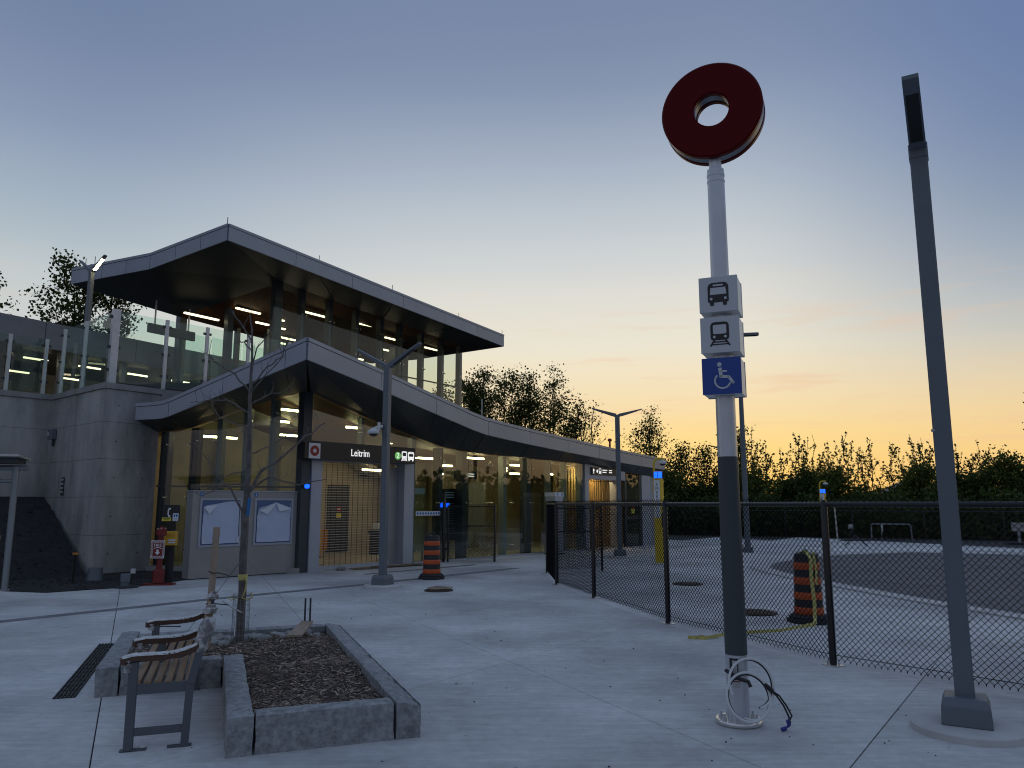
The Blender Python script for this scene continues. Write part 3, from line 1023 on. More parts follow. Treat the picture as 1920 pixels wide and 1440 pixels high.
JT = [3.28, 4.32, 5.4, 6.35, 7.33, 8.34, 9.36, 10.25, 11.2]
for a, b in zip(JT, JT[1:]):
    pane(a, b, .05, interp(ZT, a) - .02, interp(ZT, b) - .02)
for a, b in ((-.2, 1.5), (1.5, 3.28)):
    pane(a, b, 3.09, interp(ZT, a) - .02, interp(ZT, b) - .02)
for t, w, dp, mt in ((1.5, .09, .16, 'steel_post'), (3.28, .12, .2, 'steel_post'), (4.32, .16, .24, 'dark_steel'), (5.3, .2, .26, 'dark_steel'), (7.1, .14, .22, 'steel_post'), (8.28, .2, .3, 'dark_steel'), (9.36, .1, .2, 'steel_post'), (10.25, .12, .2, 'steel_post'), (11.2, .16, .2, 'steel_post')):
    post_at(t, w, dp, interp(ZT, t) - .01, mt, z0=(3.09 if t == 1.5 else 0.0))
MB().hexa([fpt(3.28, .0, .03), fpt(11.2, .0, .03), fpt(11.2, .0, -.05), fpt(3.28, .0, -.05)], [fpt(3.28, .05, .03), fpt(11.2, .05, .03), fpt(11.2, .05, -.05), fpt(3.28, .05, -.05)]).build('sill', 'jamb_metal', st)
# dark corner column
cc = fpt(-.22, 0, -.1)
MB().box((cc[0], cc[1], 2.13), (.24, .24, 4.26), math.atan2(U.y, U.x)).build('corner_column', 'dark_steel', st)

# left-hand glass
LJ = [0.02, .23, .41, .59, .76, .97]
for a, b in zip(LJ, LJ[1:]):
    z1, z2 = interp(GLZ, a) - .02, interp(GLZ, b) - .02
    g = .002
    q = [gpt(a + g, .12), gpt(b - g, .12), gpt(b - g, .12, -.012), gpt(a + g, .12, -.012)]
    MB().hexa(q, [(q[0][0], q[0][1], z1), (q[1][0], q[1][1], z2), (q[2][0], q[2][1], z2), (q[3][0], q[3][1], z1)]).build('glass_pane', 'glass_clear', st)
    fx = MB()
    for s in (a + .03, b - .03):
        for z in (.5, 1.75, min(z1, z2) - .3):
            p0, p1 = Vector(gpt(s, z, .02)), Vector(gpt(s, z, -.12))
            fx.tube([p0, p1], .018, 7)
    fx.build('glass_fixing', 'bright_steel', st)
for s, w, mt in ((.23, .17, 'steel_post'), (.41, .15, 'steel_post'), (.59, .14, 'steel_post'), (.76, .20, 'shade_dark'), (.965, .22, 'shade_dark')):
    p = gpt(s, 0, -.16)
    z = interp(GLZ, s)
    MB().box((p[0], p[1], z / 2), (w, .2, z), -.155).build('mullion', mt, st)
MB().beam(gpt(.0, 1.98, -.03), gpt(1, 2.02, -.03), .03, .04).build('transom', 'dark_steel', st)
a, b = gpt(0, .06, .08), gpt(1.0, .06, .08)
MB().beam(a, b, .22, .12).build('sill', 'coping', st)

# rolling-grille doorway
JW = .27
def jamb(t0, t1, z1, o0, o1, name='jamb', mat='jamb_metal', z0=0.0):
    b = [fpt(t0, z0, o0), fpt(t1, z0, o0), fpt(t1, z0, o1), fpt(t0, z0, o1)]
    return MB().hexa(b, [(x, y, z1) for x, y, _ in b]).build(name, mat, st)
jamb(-.08, .22, 2.62, .06, -.35)
jamb(2.86, 3.2, 2.62, .06, -.35)
jamb(2.56, 2.855, 2.56, -.2, -.3, 'side_panel', 'panel_metal')
jamb(-.08, 3.2, 2.78, .058, -.35, 'door_head', 'jamb_metal', 2.622)
jamb(-.08, 3.25, 3.09, .04, -.3, 'door_head', 'dark_steel', 2.785)
gm = MB()
z = .1
while z < 2.6:
    gm.beam(fpt(.22, z, -.2), fpt(2.56, z, -.2), .012, .012)
    z += .062
t = .36
while t < 2.5:
    gm.beam(fpt(t, .05, -.19), fpt(t, 2.62, -.19), .009, .012, 1)
    t += .165
gr_ = gm.build('rolling_grille', ['galv', 'dark_steel'], st)
gr_['label'] = 'closed roll-down grille of thin rods'
gr_['kind'] = 'stuff'
jamb(.22, 2.56, .10, -.17, -.23, 'grille_bar', 'jamb_metal', .03)
jamb(.22, 2.86, .03, .02, -.35, 'threshold', 'galv', .002)
# second doorway, further along
jamb(11.28, 11.5, 2.45, .05, -.3)
jamb(13.35, 13.6, 2.45, .05, -.3)
jamb(11.28, 13.9, 2.99, .05, -.3, 'door_head', 'jamb_metal', 2.45)
g2 = MB()
t = 11.5
while t < 13.3:
    g2.beam(fpt(t, .03, -.2), fpt(t, 2.45, -.2), .02, .02)
    t += .14
for z in (.06, 1.2, 2.4):
    g2.beam(fpt(11.5, z, -.19), fpt(13.35, z, -.19), .02, .03)
tag(g2.build('folding_grille', 'dark_steel', st), kind='stuff')
inner_wall(11.0, 15.6, 2.9, -1.0, 'inner_wall', 'wood_wall')
for k in range(24):
    b = [fpt(11.1 + k * .185, .05, -.96), fpt(11.2 + k * .185, .05, -.96), fpt(11.2 + k * .185, .05, -.998), fpt(11.1 + k * .185, .05, -.998)]
    MB().hexa(b, [(x, y, 2.85) for x, y, _ in b]).build('wall_batten', 'wood_wall', st)
a, b = Vector(fpt(16.72, .02, -.12)), Vector(fpt(16.72, .02, -BD))
MB().hexa([tuple(a), tuple(b), tuple(b + U * .1), tuple(a + U * .1)], [tuple(p + Vector((0, 0, 2.7))) for p in (a, b, b + U * .1, a + U * .1)]).build('inner_wall', 'inner_concrete', st)
for k in range(2):  # added glowing bars, unseen behind the door head, to light the batten wall
    t = 11.9 + k * .9
    b = [fpt(t, 2.72, -.5), fpt(t + .5, 2.72, -.5), fpt(t + .5, 2.72, -.8), fpt(t, 2.72, -.8)]
    MB().hexa(b, [(x, y, 2.76) for x, y, _ in b]).build('light_bar', 'light_bar', st)
pane(13.95, 15.05, .05, 2.72, 2.66, -.01, 'glass_dark')
d2 = jamb(13.97, 15.03, .12, .0, -.06, 'door_rail', 'dark_steel', .02)
jamb(13.97, 15.03, 1.12, .0, -.06, 'door_rail', 'dark_steel', 1.0)
jamb(13.9, 14.02, 2.72, .02, -.08, 'door_stile', 'dark_steel')
jamb(14.95, 15.08, 2.68, .02, -.08, 'door_stile', 'dark_steel')
jamb(15.1, 15.75, 2.68, .04, -.12, 'end_panel', 'jamb_metal')
jamb(15.8, 16.7, 2.66, .0, -.1, 'end_wall', 'inner_grey')
F2 = Face(fpt(14.45, 1.2, .02), U)
m = MB(); F2.rect(m, -.12, .02, .12, .2, 0, .004)
m.build('notice', 'label_yellow', st)
m = MB(); F2.disc(m, 0, .33, .10, 0, .004)
m.build('notice', 'sign_red', st)

# station name sign over the grille
sg = thing('name_sign', 'black sign box reading Leitrim above the closed grille, with lit white lettering', 'sign', fpt(1.4, 2.9, .3))
SX = [-.5, 2.97]
b = [fpt(SX[0], 2.64, .34), fpt(SX[1], 2.64, .34), fpt(SX[1], 2.64, .06), fpt(SX[0], 2.64, .06)]
MB().hexa(b, [(x, y, 3.02) for x, y, _ in b]).build('sign_box', 'sign_black', sg)
FS = Face(fpt(0, 2.83, .342), U)
m = MB(); FS.rect(m, -.39, -.18, -.07, .18, 0, .008)
pn = m.build('logo_panel', 'sign_white', sg)
m = MB(); FS.disc(m, -.23, 0, .125, .008, .012, 0, 28)
m.build('logo_ring', 'sign_red', sg)
m = MB(); FS.disc(m, -.23, 0, .048, .012, .015, 0, 18)
m.build('logo_hole', 'sign_white', sg)
text('lettering', 'Leitrim', .255, FS.mtx(1.13, 0.0, .002), 'lit_white', sg, squeeze=.80)
m = MB(); FS.disc(m, 2.36, 0, .10, 0, .004, 0, 24)
m.build('line_disc', 'lit_green', sg)
text('line_number', '2', .18, FS.mtx(2.36, 0, .006), 'lit_white', sg)
m = MB(); train_icon(FS, m, 2.585, 0, .25, 0, 1)
m.build('train_symbol', ['lit_white', 'sign_black'], sg)
m = MB(); bus_icon(FS, m, 2.82, 0, .245, 0, 1)
m.build('bus_symbol', ['lit_white', 'sign_black'], sg)

# small direction signs (their text is too small to read: bars stand for the lines)
def arrow(F, m, a, b, s):
    F.stroke(m, [(a, b - s), (a, b + s * .6)], s * .4)
    F.shape(m, [(a - s * .6, b + s * .2), (a + s * .6, b + s * .2), (a, b + s)])
def direction_sign(loc_t, z, out, w, label):
    s = thing('direction_sign', label, 'sign', fpt(loc_t, z, out))
    b = [fpt(loc_t, z - .13, out), fpt(loc_t + w, z - .13, out), fpt(loc_t + w, z - .13, out - .1), fpt(loc_t, z - .13, out - .1)]
    MB().hexa(b, [(x, y, z + .13) for x, y, _ in b]).build('sign_box', 'sign_black', s)
    F = Face(fpt(loc_t, z, out + .002), U)
    m = MB()
    arrow(F, m, .12, 0, .09)
    F.disc(m, .34, 0, .055, rx=.8)
    m.build('arrow_symbol', 'lit_white', s)
    m = MB(); train_icon(F, m, .52, 0, .2, 0, 1)
    m.build('train_symbol', ['lit_white', 'sign_black'], s)
    m = MB()
    for k in range(2):
        F.rect(m, .68, .03 - k * .075, .98 - k * .05, .06 - k * .075)
        F.rect(m, 1.1, .03 - k * .075, 1.3, .06 - k * .075)
    m.build('text_lines', 'lit_white', s)
direction_sign(11.62, 2.74, .1, 1.75, 'small black direction sign above the far lit doorway')
si = thing('direction_sign', 'little lit direction sign hanging inside the glass hall', 'sign', fpt(6.5, 2.5, -1.6))
b = [fpt(6.4, 2.38, -1.6), fpt(7.5, 2.38, -1.6), fpt(7.5, 2.38, -1.68), fpt(6.4, 2.38, -1.68)]
MB().hexa(b, [(x, y, 2.62) for x, y, _ in b]).build('sign_box', 'sign_black', si)
F = Face(fpt(6.4, 2.5, -1.598), U)
m = MB(); arrow(F, m, .15, 0, .08); F.rect(m, .3, -.07, .36, .07)
m.build('arrow_symbol', 'lit_white', si)
m = MB(); train_icon(F, m, .55, 0, .19, 0, 1)
m.build('train_symbol', ['lit_white', 'sign_black'], si)
m = MB()
for k in range(2):
    F.rect(m, .68, .03 - k * .07, .95, .055 - k * .07)
m.build('text_lines', 'lit_white', si)
for t in (6.6, 7.3):
    MB().beam(fpt(t, 2.62, -1.64), fpt(t, 3.08, -1.64), .02, .02).build('hanger', 'dark_steel', si)

# ground-floor ceiling lights: bars hung along the hall
def bar(p, d, L, parent, w=.055, mat='light_bar'):
    q = Vector(p) + Vector(d).normalized() * L
    MB().beam(p, tuple(q), w, .05).build('light_bar', mat, parent)
    MB().beam((p[0], p[1], p[2] + .05), (q.x, q.y, q.z + .05), w + .02, .04).build('light_housing', 'dark_steel', parent)

for p, L in GROUND_BARS:
    bar(p, U, L, st)

# things kept inside
nb = thing('notice_board', 'tall dark notice board standing behind the glass near the open fence gate', 'notice board', fpt(4.95, 0, -.35))
b = [fpt(4.75, .55, -.35), fpt(5.75, .55, -.35), fpt(5.75, .55, -.43), fpt(4.75, .55, -.43)]
MB().hexa(b, [(x, y, 2.02) for x, y, _ in b]).build('board', 'shade_dark', nb)
F = Face(fpt(4.75, 1.3, -.348), U)
m = MB()
for k in range(3):
    F.rect(m, .05, .60 - k * .07, .42, .63 - k * .07)
    F.rect(m, .52, .60 - k * .07, .92, .63 - k * .07)
m.build('heading_lines', 'sign_white', nb)
m = MB()
for k in range(12):
    F.rect(m, .05, .28 - k * .07, .44, .30 - k * .07)
    F.rect(m, .52, .28 - k * .07, .94, .30 - k * .07)
m.build('text_lines', 'inner_grey', nb)
for t in (4.85, 5.65):
    MB().beam(fpt(t, .02, -.39), fpt(t, .55, -.39), .06, .05).build('leg', 'dark_steel', nb)

ct = thing('cleaning_cart', 'yellow cleaning cart with orange bucket behind the grille', 'cart', fpt(2.62, 0.02, -3.67))
c0 = Vector(fpt(2.62, 0, -3.67))
rzU = math.atan2(U.y, U.x)
MB().box((c0.x, c0.y, .32), (.5, .4, .42), rzU, bev=.03).build('bucket', 'box_yellow', ct)
MB().box((c0.x + .1, c0.y + .12, .68), (.3, .3, .3), rzU, bev=.03).build('wringer', 'box_yellow', ct)
MB().box((c0.x + .12, c0.y + .5, .52), (.34, .3, .62), rzU).build('crate', 'cart_orange', ct)
MB().tube([(c0.x - .1, c0.y, .4), (c0.x - .16, c0.y + .1, 1.35)], .015).build('mop_handle', 'stake_wood', ct)
for sx in (-.2, .2):
    for sy in (-.15, .15):
        MB().lathe([(.05, 0), (.05, .05)], (c0.x + sx, c0.y + sy, .03), 10).build('wheel', 'rubber', ct)
be = thing('covered_bench', 'dark bench heaped with clutter behind the right part of the grille', 'bench', fpt(3.4, .02, -3.6))
b0 = Vector(fpt(5.45, 0, -3.5))
MB().box((b0.x, b0.y, .72), (1.3, .5, .12), rzU).build('seat', 'door_dark', be)
MB().box((b0.x, b0.y, .35), (1.1, .4, .3), rzU).build('storage_box', 'dark_steel', be)
r3 = random.Random(11)
for k in range(6):
    MB().box((b0.x + (k - 2.5) * .14, b0.y + (k - 2.5) * .165, .85 + r3.random() * .1), (.2, .24, .18), r3.random() * 2, bev=.03).build('bundle', 'plywood' if k % 2 else 'film', be)
for k in (-.58, .58):
    MB().box((b0.x + k * U.x, b0.y + k * U.y, .34), (.08, .45, .64), rzU).build('leg', 'dark_steel', be)

mk = thing('ticket_pillar', 'slim pale ticket machine pillar standing before the glass facade', 'ticket machine', fpt(9.05, 0, .5))
k0 = Vector(fpt(8.95, 0, .45))
MB().box((k0.x, k0.y, .93), (.42, .40, 1.78), rzU, bev=.015).build('cabinet', 'jamb_metal', mk)
MB().box((k0.x, k0.y, 1.885), (.46, .44, .13), rzU, bev=.01).build('header', 'sign_white', mk)
F = Face(Vector((k0.x, k0.y, 0)) + N * .221, U)
m = MB()
F.rect(m, -.14, 1.855, -.08, 1.92); F.rect(m, .09, 1.855, .13, 1.92); F.rect(m, .15, 1.855, .19, 1.92)
m.build('header_symbol', 'info_blue', mk)
MB().box((k0.x, k0.y, .02), (.48, .46, .04), rzU).build('base', 'dark_steel', mk)

ls = thing('lit_screen', 'bright white lit screen seen through the fence corner', 'screen', fpt(9.8, 1.2, -.5))
b = [fpt(9.55, .95, -.45), fpt(10.0, .95, -.45), fpt(10.0, .95, -.6), fpt(9.55, .95, -.6)]
MB().hexa(b, [(x, y, 1.80) for x, y, _ in b]).build('screen_case', 'dark_steel', ls)
F = Face(fpt(9.55, .95, -.448), U)
m = MB(); F.rect(m, .04, .04, .41, .81)
m.build('screen', 'screen_lit', ls)
MB().beam(fpt(9.78, .02, -.53), fpt(9.78, .95, -.53), .1, .08).build('stand', 'dark_steel', ls)

# stickers and film on the glass by the doorway
fd = thing('decal_strip', 'white strip of small blue rule symbols stuck on the glass beside the doorway', 'decal', fpt(3.45, 1.25, .02))
F = Face(fpt(3.34, 1.33, .004), U)
m = MB(); F.rect(m, 0, -.06, .92, .06)
m.build('strip', 'sign_white', fd)
m = MB()
for k in range(9):
    F.disc(m, .07 + k * .1, 0, .035, .003, .005, 0, 10)
m.build('symbol', 'info_blue', fd)
fb = thing('glass_screen', 'pale frosted screen panel behind the glass right of the grille', 'screen', fpt(3.6, 0, -.3))
b = [fpt(3.4, .3, -.3), fpt(3.95, .3, -.3), fpt(3.95, .3, -.34), fpt(3.4, .3, -.34)]
MB().hexa(b, [(x, y, 1.85) for x, y, _ in b]).build('panel', 'glass_screen', fb)
b = [fpt(3.4, 1.855, -.3), fpt(3.95, 1.855, -.3), fpt(3.95, 1.855, -.34), fpt(3.4, 1.855, -.34)]
MB().hexa(b, [(x, y, 2.02) for x, y, _ in b]).build('header', 'film', fb)
for t in (3.45, 3.9):
    MB().beam(fpt(t, .02, -.32), fpt(t, .3, -.32), .04, .04).build('leg', 'dark_steel', fb)

# ================================================================== UPPER PAVILION
up = thing('upper_pavilion', 'glazed upper concourse pavilion under a broad folded roof behind the entrance', 'pavilion', (-8.0, 25.7, 4.4))
D2 = Vector((.566, .825, 0))
N2 = Vector((.825, -.566, 0))
PP, PRR, PK, PLL = Vector((-8.3, 21.5, 0)), Vector((-.38, 33.06, 0)), Vector((-10.85, 22.26, 0)), Vector((-13.69, 23.11, 0))
ZR2 = [(0, 9.69), (.5, 9.31), (1, 8.93)]
fascia(up, PP, PRR, ZR2, [(0, .51), (1, .53)], [0, .177, .352, .536, .709, .86, 1.0])
tot = (PP - PLL).length
ZL2 = [(0, 9.69), (.475, 9.05), (1, 8.83)]
fascia(up, PP, PLL, ZL2, [(0, .51), (1, .50)], [0, .16, .315, .475, .63, .79, 1.0])
PCv = Vector((-8.02, 25.7, 9.16)); EV = Vector((-2.29, 34.06, 8.66))
LB1, LB2, LB3 = Vector((-11.6, 26.1, 8.03)), Vector((-9.4, 29.4, 7.88)), Vector((-6.3, 33.9, 7.8))
Pb, Rb, Kb, Lb = Vector((-8.3, 21.5, 9.18)), Vector((-.38, 33.06, 8.40)), Vector((-10.85, 22.26, 8.545)), Vector((-13.69, 23.11, 8.33))
RB2 = Rb + Vector((-4.2, 2.6, -.1))
def soff(pts, name='soffit_panel', mat='soffit_metal'):
    MB().slab([tuple(p) for p in pts], (0, 0, .03)).build(name, mat, up)
e = Vector((0, 0, .004))
for k in range(4):
    a, b = k / 4 + .002, (k + 1) / 4 - .002
    soff([Pb.lerp(Rb, a), Pb.lerp(Rb, b), PCv.lerp(EV, b), PCv.lerp(EV, a)])
soff([Rb, RB2, EV])
soff([Pb, PCv, Kb]); soff([Kb, PCv, LB1]); soff([Kb, LB1, Lb])
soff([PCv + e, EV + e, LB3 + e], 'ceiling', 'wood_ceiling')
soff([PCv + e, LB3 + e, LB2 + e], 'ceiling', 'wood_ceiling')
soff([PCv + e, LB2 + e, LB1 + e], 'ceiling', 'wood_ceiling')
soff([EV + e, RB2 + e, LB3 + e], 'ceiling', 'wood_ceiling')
h5 = Vector((0, 0, .47))
dk = MB()
for tri in ((Pb, Rb, RB2), (Pb, RB2, LB3), (Pb, LB3, LB2), (Pb, LB2, LB1), (Pb, LB1, Kb), (Kb, LB1, Lb)):
    dk.poly([tuple(p + h5) for p in tri])
dk.build('roof_deck', 'dark_steel', up)
ed = MB()
for a, b in ((Lb, LB1), (LB1, LB2), (LB2, LB3), (LB3, RB2), (RB2, Rb)):
    ed.poly([tuple(a), tuple(b), tuple(b + h5), tuple(a + h5)])
ed.build('roof_edge', 'fascia_metal', up)
# floor slab, and the long balcony edge hidden behind the lower roof
MB().slab([(-13, 24, 4.9), (-8.0, 24.4, 4.9), (-1.6, 33.6, 4.9), (-6.3, 35.6, 4.9), (-11, 29, 4.9)], (0, 0, .5)).build('floor_slab', 'soffit_metal', up)
FZ = 5.4
PS2 = [0, 1.07, 2.36, 3.7, 5.05, 6.15, 7.5, 8.82, 10.1]
def ppt(s, z, o=0.0):
    p = Vector((-8.02, 25.7, 0)) + D2 * s + N2 * o
    return (p.x, p.y, z)
rz2 = math.atan2(D2.y, D2.x)
for i, s in enumerate(PS2):
    z = 9.14 - .05 * s
    p = ppt(s, 0, -.12)
    w = .30 if i == 0 else .17
    MB().box((p[0], p[1], (FZ + z) / 2), (w, .24, z - FZ), rz2).build('column', 'column_steel', up)
for i, (a, b) in enumerate(zip(PS2, PS2[1:])):
    g = .02
    q = [ppt(a - (.28 if i == 0 else -g), 5.2, .06), ppt(b - g, 5.2, .06), ppt(b - g, 5.2, .045), ppt(a - (.28 if i == 0 else -g), 5.2, .045)]
    MB().hexa(q, [(x, y, 8.46) for x, y, _ in q]).build('glass_pane', 'glass_upper', up)
    fx = MB()
    for s in (a + .1, b - .1):
        for z in (5.9, 7.2, 8.2):
            p0, p1 = Vector(ppt(s, z, .08)), Vector(ppt(s, z, -.05))
            fx.tube([p0, p1], .022, 7)
    fx.build('glass_fixing', 'bright_steel', up)
MB().beam(ppt(-.2, 6.72, .02), ppt(10.1, 6.72, .02), .05, .05).build('handrail', 'dark_steel', up)
for p, w in (((-9.85, 26.07), .22), ((-11.62, 26.35), .26), ((-9.3, 28.6), .18), ((-7.6, 31.4), .2), ((-10.2, 27.9), .16)):
    MB().box((p[0], p[1], (FZ + 8.6) / 2 - .15), (w, w, 8.6 - FZ - .3), rz2).build('column', 'column_steel', up)
# stair and lift core that stands inside
cq = [ppt(3.1, FZ, -3.2), ppt(7.0, FZ, -3.0), ppt(7.0, FZ, -4.4), ppt(3.3, FZ, -4.6)]
MB().hexa(cq, [(x, y, 8.45) for x, y, _ in cq]).build('lift_core', 'inner_grey', up)
q = [ppt(7.3, FZ, -1.4), ppt(8.15, FZ, -1.4), ppt(8.15, FZ, -2.4), ppt(7.3, FZ, -2.4)]
MB().hexa(q, [(x, y, 8.3) for x, y, _ in q]).build('lift_core', 'inner_grey', up)
# rear glass of the concourse, pale against the sky
for a, b in ((LB1, LB2), (LB2, LB3)):
    for k in range(3):
        p, q = a.lerp(b, k / 3 + .01), a.lerp(b, (k + 1) / 3 - .01)
        MB().hexa([(p.x, p.y, FZ), (q.x, q.y, FZ), (q.x - .01, q.y + .01, FZ), (p.x - .01, p.y + .01, FZ)],
                  [(p.x, p.y, 7.55), (q.x, q.y, 7.5), (q.x - .01, q.y + .01, 7.5), (p.x - .01, p.y + .01, 7.55)]).build('glass_pane', 'glass_screen', up)
for p, L in UPPER_BARS:  # some of these bars stand for lights mirrored in the glass
    bar(p, D2, L, up, .085, 'light_bar_upper')
for s_, o_, z_, l_ in ((2.4, -2.7, 8.0, .7), (4.2, -2.6, 7.9, .7), (5.9, -2.5, 7.7, .6), (3.2, -1.9, 8.45, .5), (6.6, -1.6, 8.1, .5), (1.4, -2.2, 7.6, .7), (2.9, -2.8, 7.3, .6), (5.0, -2.7, 7.3, .6)):  # extra bars added, among them reflections of the strip lights in the glass
    bar(ppt(s_, z_, o_), D2, l_, up, .07, 'light_bar_upper')
for s in (0.0, .5, 1.0):
    p = PP.lerp(PRR, s * .999)
    z = interp(ZR2, s)
    MB().tube([(p.x - .05, p.y + .05, z - .02), (p.x - .05, p.y + .05, z + .22)], .012).build('lightning_rod', 'dark_steel', up)
for s in (.25, .78):
    p = PP.lerp(PRR, s)
    z = interp(ZR2, s)
    MB().tube([(p.x - .05, p.y + .05, z - .02), (p.x - .05, p.y + .05, z + .2)], .012).build('lightning_rod', 'dark_steel', up)
for k in range(4):
    p = PK.lerp(PLL, .62 + k * .12)
    z = 9.05 + (8.83 - 9.05) * (.62 + k * .12)
    MB().tube([(p.x, p.y + .1, z - .02), (p.x, p.y + .1, z + .3)], .01).build('lightning_rod', 'dark_steel', up)
p = rr(.345, 3.955, -.1)
MB().tube([p, (p[0], p[1], p[2] + .52)], .014).build('lightning_rod', 'galv', st)
p = rr(.785, 3.53, -.3)
MB().tube([p, (p[0], p[1], p[2] + .32)], .035).build('vent_pipe', 'sign_red', st)
MB().lathe([(.07, 0), (.08, .06), (.05, .1)], (p[0], p[1], p[2] + .31), 10).build('vent_cap', 'sign_red', st)

# sign box hung from the upper roof
hs = thing('hanging_sign', 'long blank dark sign box hung on two rods under the upper roof', 'sign', HSIGN[0])
a, b = Vector(HSIGN[0]), Vector(HSIGN[1])
MB().beam(tuple(a), tuple(b), .12, .30).build('sign_box', 'dark_steel', hs)
for k, pz in ((.13, 8.55), (.86, 8.75)):
    p = a.lerp(b, k)
    MB().tube([(p.x, p.y, p.z + .15), (p.x, p.y, pz)], .028, 8).build('rod', 'galv', hs)

# ------------------------------------------------------------------ glass wind screen on the concrete wall
ws = thing('glass_windscreen', 'clear glass wind screen on white metal posts along the top of the bare concrete wall', 'glass screen', (WC.x, WC.y, 4.42))
def screen_run(pts, z1s, mat='glass_screen', wide=()):
    for i, p in enumerate(pts):
        w = .17 if i in wide else .085
        MB().box((p[0], p[1], (4.42 + z1s[i]) / 2), (w, w * .7, z1s[i] - 4.42), rzU).build('post', 'galv', ws)
        cl = MB()
        for z in (4.75, 5.3, z1s[i] - .18):
            cl.box((p[0], p[1], z), (w + .13, .04, .06), rzU)
        tag(cl.build('clamp', 'dark_steel', ws), kind='stuff')
    for i in range(len(pts) - 1):
        a, b = Vector((*pts[i], 0)), Vector((*pts[i + 1], 0))
        d = (b - a).normalized()
        a, b = a + d * .07, b - d * .07
        z = min(z1s[i], z1s[i + 1])
        k = Vector((-d.y, d.x, 0)) * .012
        MB().hexa([(a.x, a.y, 4.47), (b.x, b.y, 4.47), (b.x + k.x, b.y + k.y, 4.47), (a.x + k.x, a.y + k.y, 4.47)],
                  [(a.x, a.y, z), (b.x, b.y, z), (b.x + k.x, b.y + k.y, z), (a.x + k.x, a.y + k.y, z)]).build('glass_pane', mat, ws)
def wk(a, b, t, o=-.15):
    d = (b - a).normalized(); nn = Vector((d.y, -d.x, 0))
    p = a + d * t + nn * o
    return (p.x, p.y)
screen_run([wk(WI, WC, .05), wk(WI, WC, 1.45), wk(WI, WC, 3.2)], [6.2, 6.2, 6.22], wide=(2,))
screen_run([wk(WC, WC + U, .12), wk(WC, WC + U, 1.42), wk(WC, WC + U, 2.5), wk(WC, WC + U, 3.7), wk(WC, WC + U, 5.0)], [6.22, 6.2, 6.2, 6.2, 6.2])
screen_run([wk(WI - U * 2.6, WI, .0), wk(WI - U * 2.6, WI, 1.55), wk(WI - U * 2.6, WI, 2.4)], [6.0, 5.9, 5.9], 'glass_dark')

# ------------------------------------------------------------------ platform canopy behind
pc = thing('platform_canopy', 'long low platform canopy with blue grey fascia behind the glass wind screen', 'canopy', (-14.7, 22.0, 4.4))
C0, CD_, CB = Vector((-14.7, 22.0, 0)), Vector((.5, .866, 0)), Vector((-.866, .5, 0))
s0 = C0 - CD_ * 5
for k in range(6):
    a, b = C0 + CD_ * (-5 + k * 3.0 + .01), C0 + CD_ * (-2 + k * 3.0 - .01)
    q = [a, b, b + CB * .06, a + CB * .06]
    MB().hexa([(p.x, p.y, 6.27) for p in q], [(p.x, p.y, 7.08) for p in q]).build('fascia_panel', 'canopy_metal', pc)
a, b = C0 - CD_ * 5, C0 + CD_ * 13
q = [a + CB * .07, b + CB * .07, b + CB * 5.5, a + CB * 5.5]
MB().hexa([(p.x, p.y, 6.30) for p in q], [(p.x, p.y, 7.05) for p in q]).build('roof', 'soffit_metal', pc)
q = [a + CB * 5.0, b + CB * 5.0, b + CB * 5.2, a + CB * 5.2]
MB().hexa([(p.x, p.y, 4.9) for p in q], [(p.x, p.y, 6.29) for p in q]).build('rear_wall', 'inner_grey', pc)
q = [a + CB * .2, b + CB * .2, b + CB * 5.2, a + CB * 5.2]
MB().hexa([(p.x, p.y, 4.1) for p in q], [(p.x, p.y, 4.4) for p in q]).build('platform_slab', 'coping', pc)
for k in range(9):
    p = C0 + CD_ * (-4.5 + k * 2.1) + CB * .5
    MB().box((p.x, p.y, 5.35), (.14, .14, 1.88), R(60)).build('post', 'steel_post', pc)
for k in range(10):
    for r_, o_ in ((0, 1.2), (1, 3.4)):
        p = C0 + CD_ * (-4.2 + k * 1.75 + r_ * .6) + CB * o_
        bar((p.x, p.y, 6.1 - r_ * .12), CD_, .75, pc, .06, 'light_bar_upper')

# blue glints mirrored in the glass, built as added glowing bodies with housings
b1 = thing('blue_glint', 'small blue glint of reflected light, added as a glowing body on the doorway corner below the station sign', 'glint', fpt(-.3, 2.0, .12))
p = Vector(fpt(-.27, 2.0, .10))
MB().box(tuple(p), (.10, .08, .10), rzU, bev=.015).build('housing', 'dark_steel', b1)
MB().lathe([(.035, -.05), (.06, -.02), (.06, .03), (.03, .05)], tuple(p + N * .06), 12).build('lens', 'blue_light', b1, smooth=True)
b3 = thing('blue_glint', 'two small blue glints of reflected light, added as glowing bodies behind the tall gate post', 'glint', fpt(4.3, 1.55, -.1))
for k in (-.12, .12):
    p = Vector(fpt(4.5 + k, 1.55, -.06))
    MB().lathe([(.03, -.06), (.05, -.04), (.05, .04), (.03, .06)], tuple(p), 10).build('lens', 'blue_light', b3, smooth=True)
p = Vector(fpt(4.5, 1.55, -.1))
MB().box(tuple(p), (.34, .03, .10), rzU).build('housing', 'dark_steel', b3)

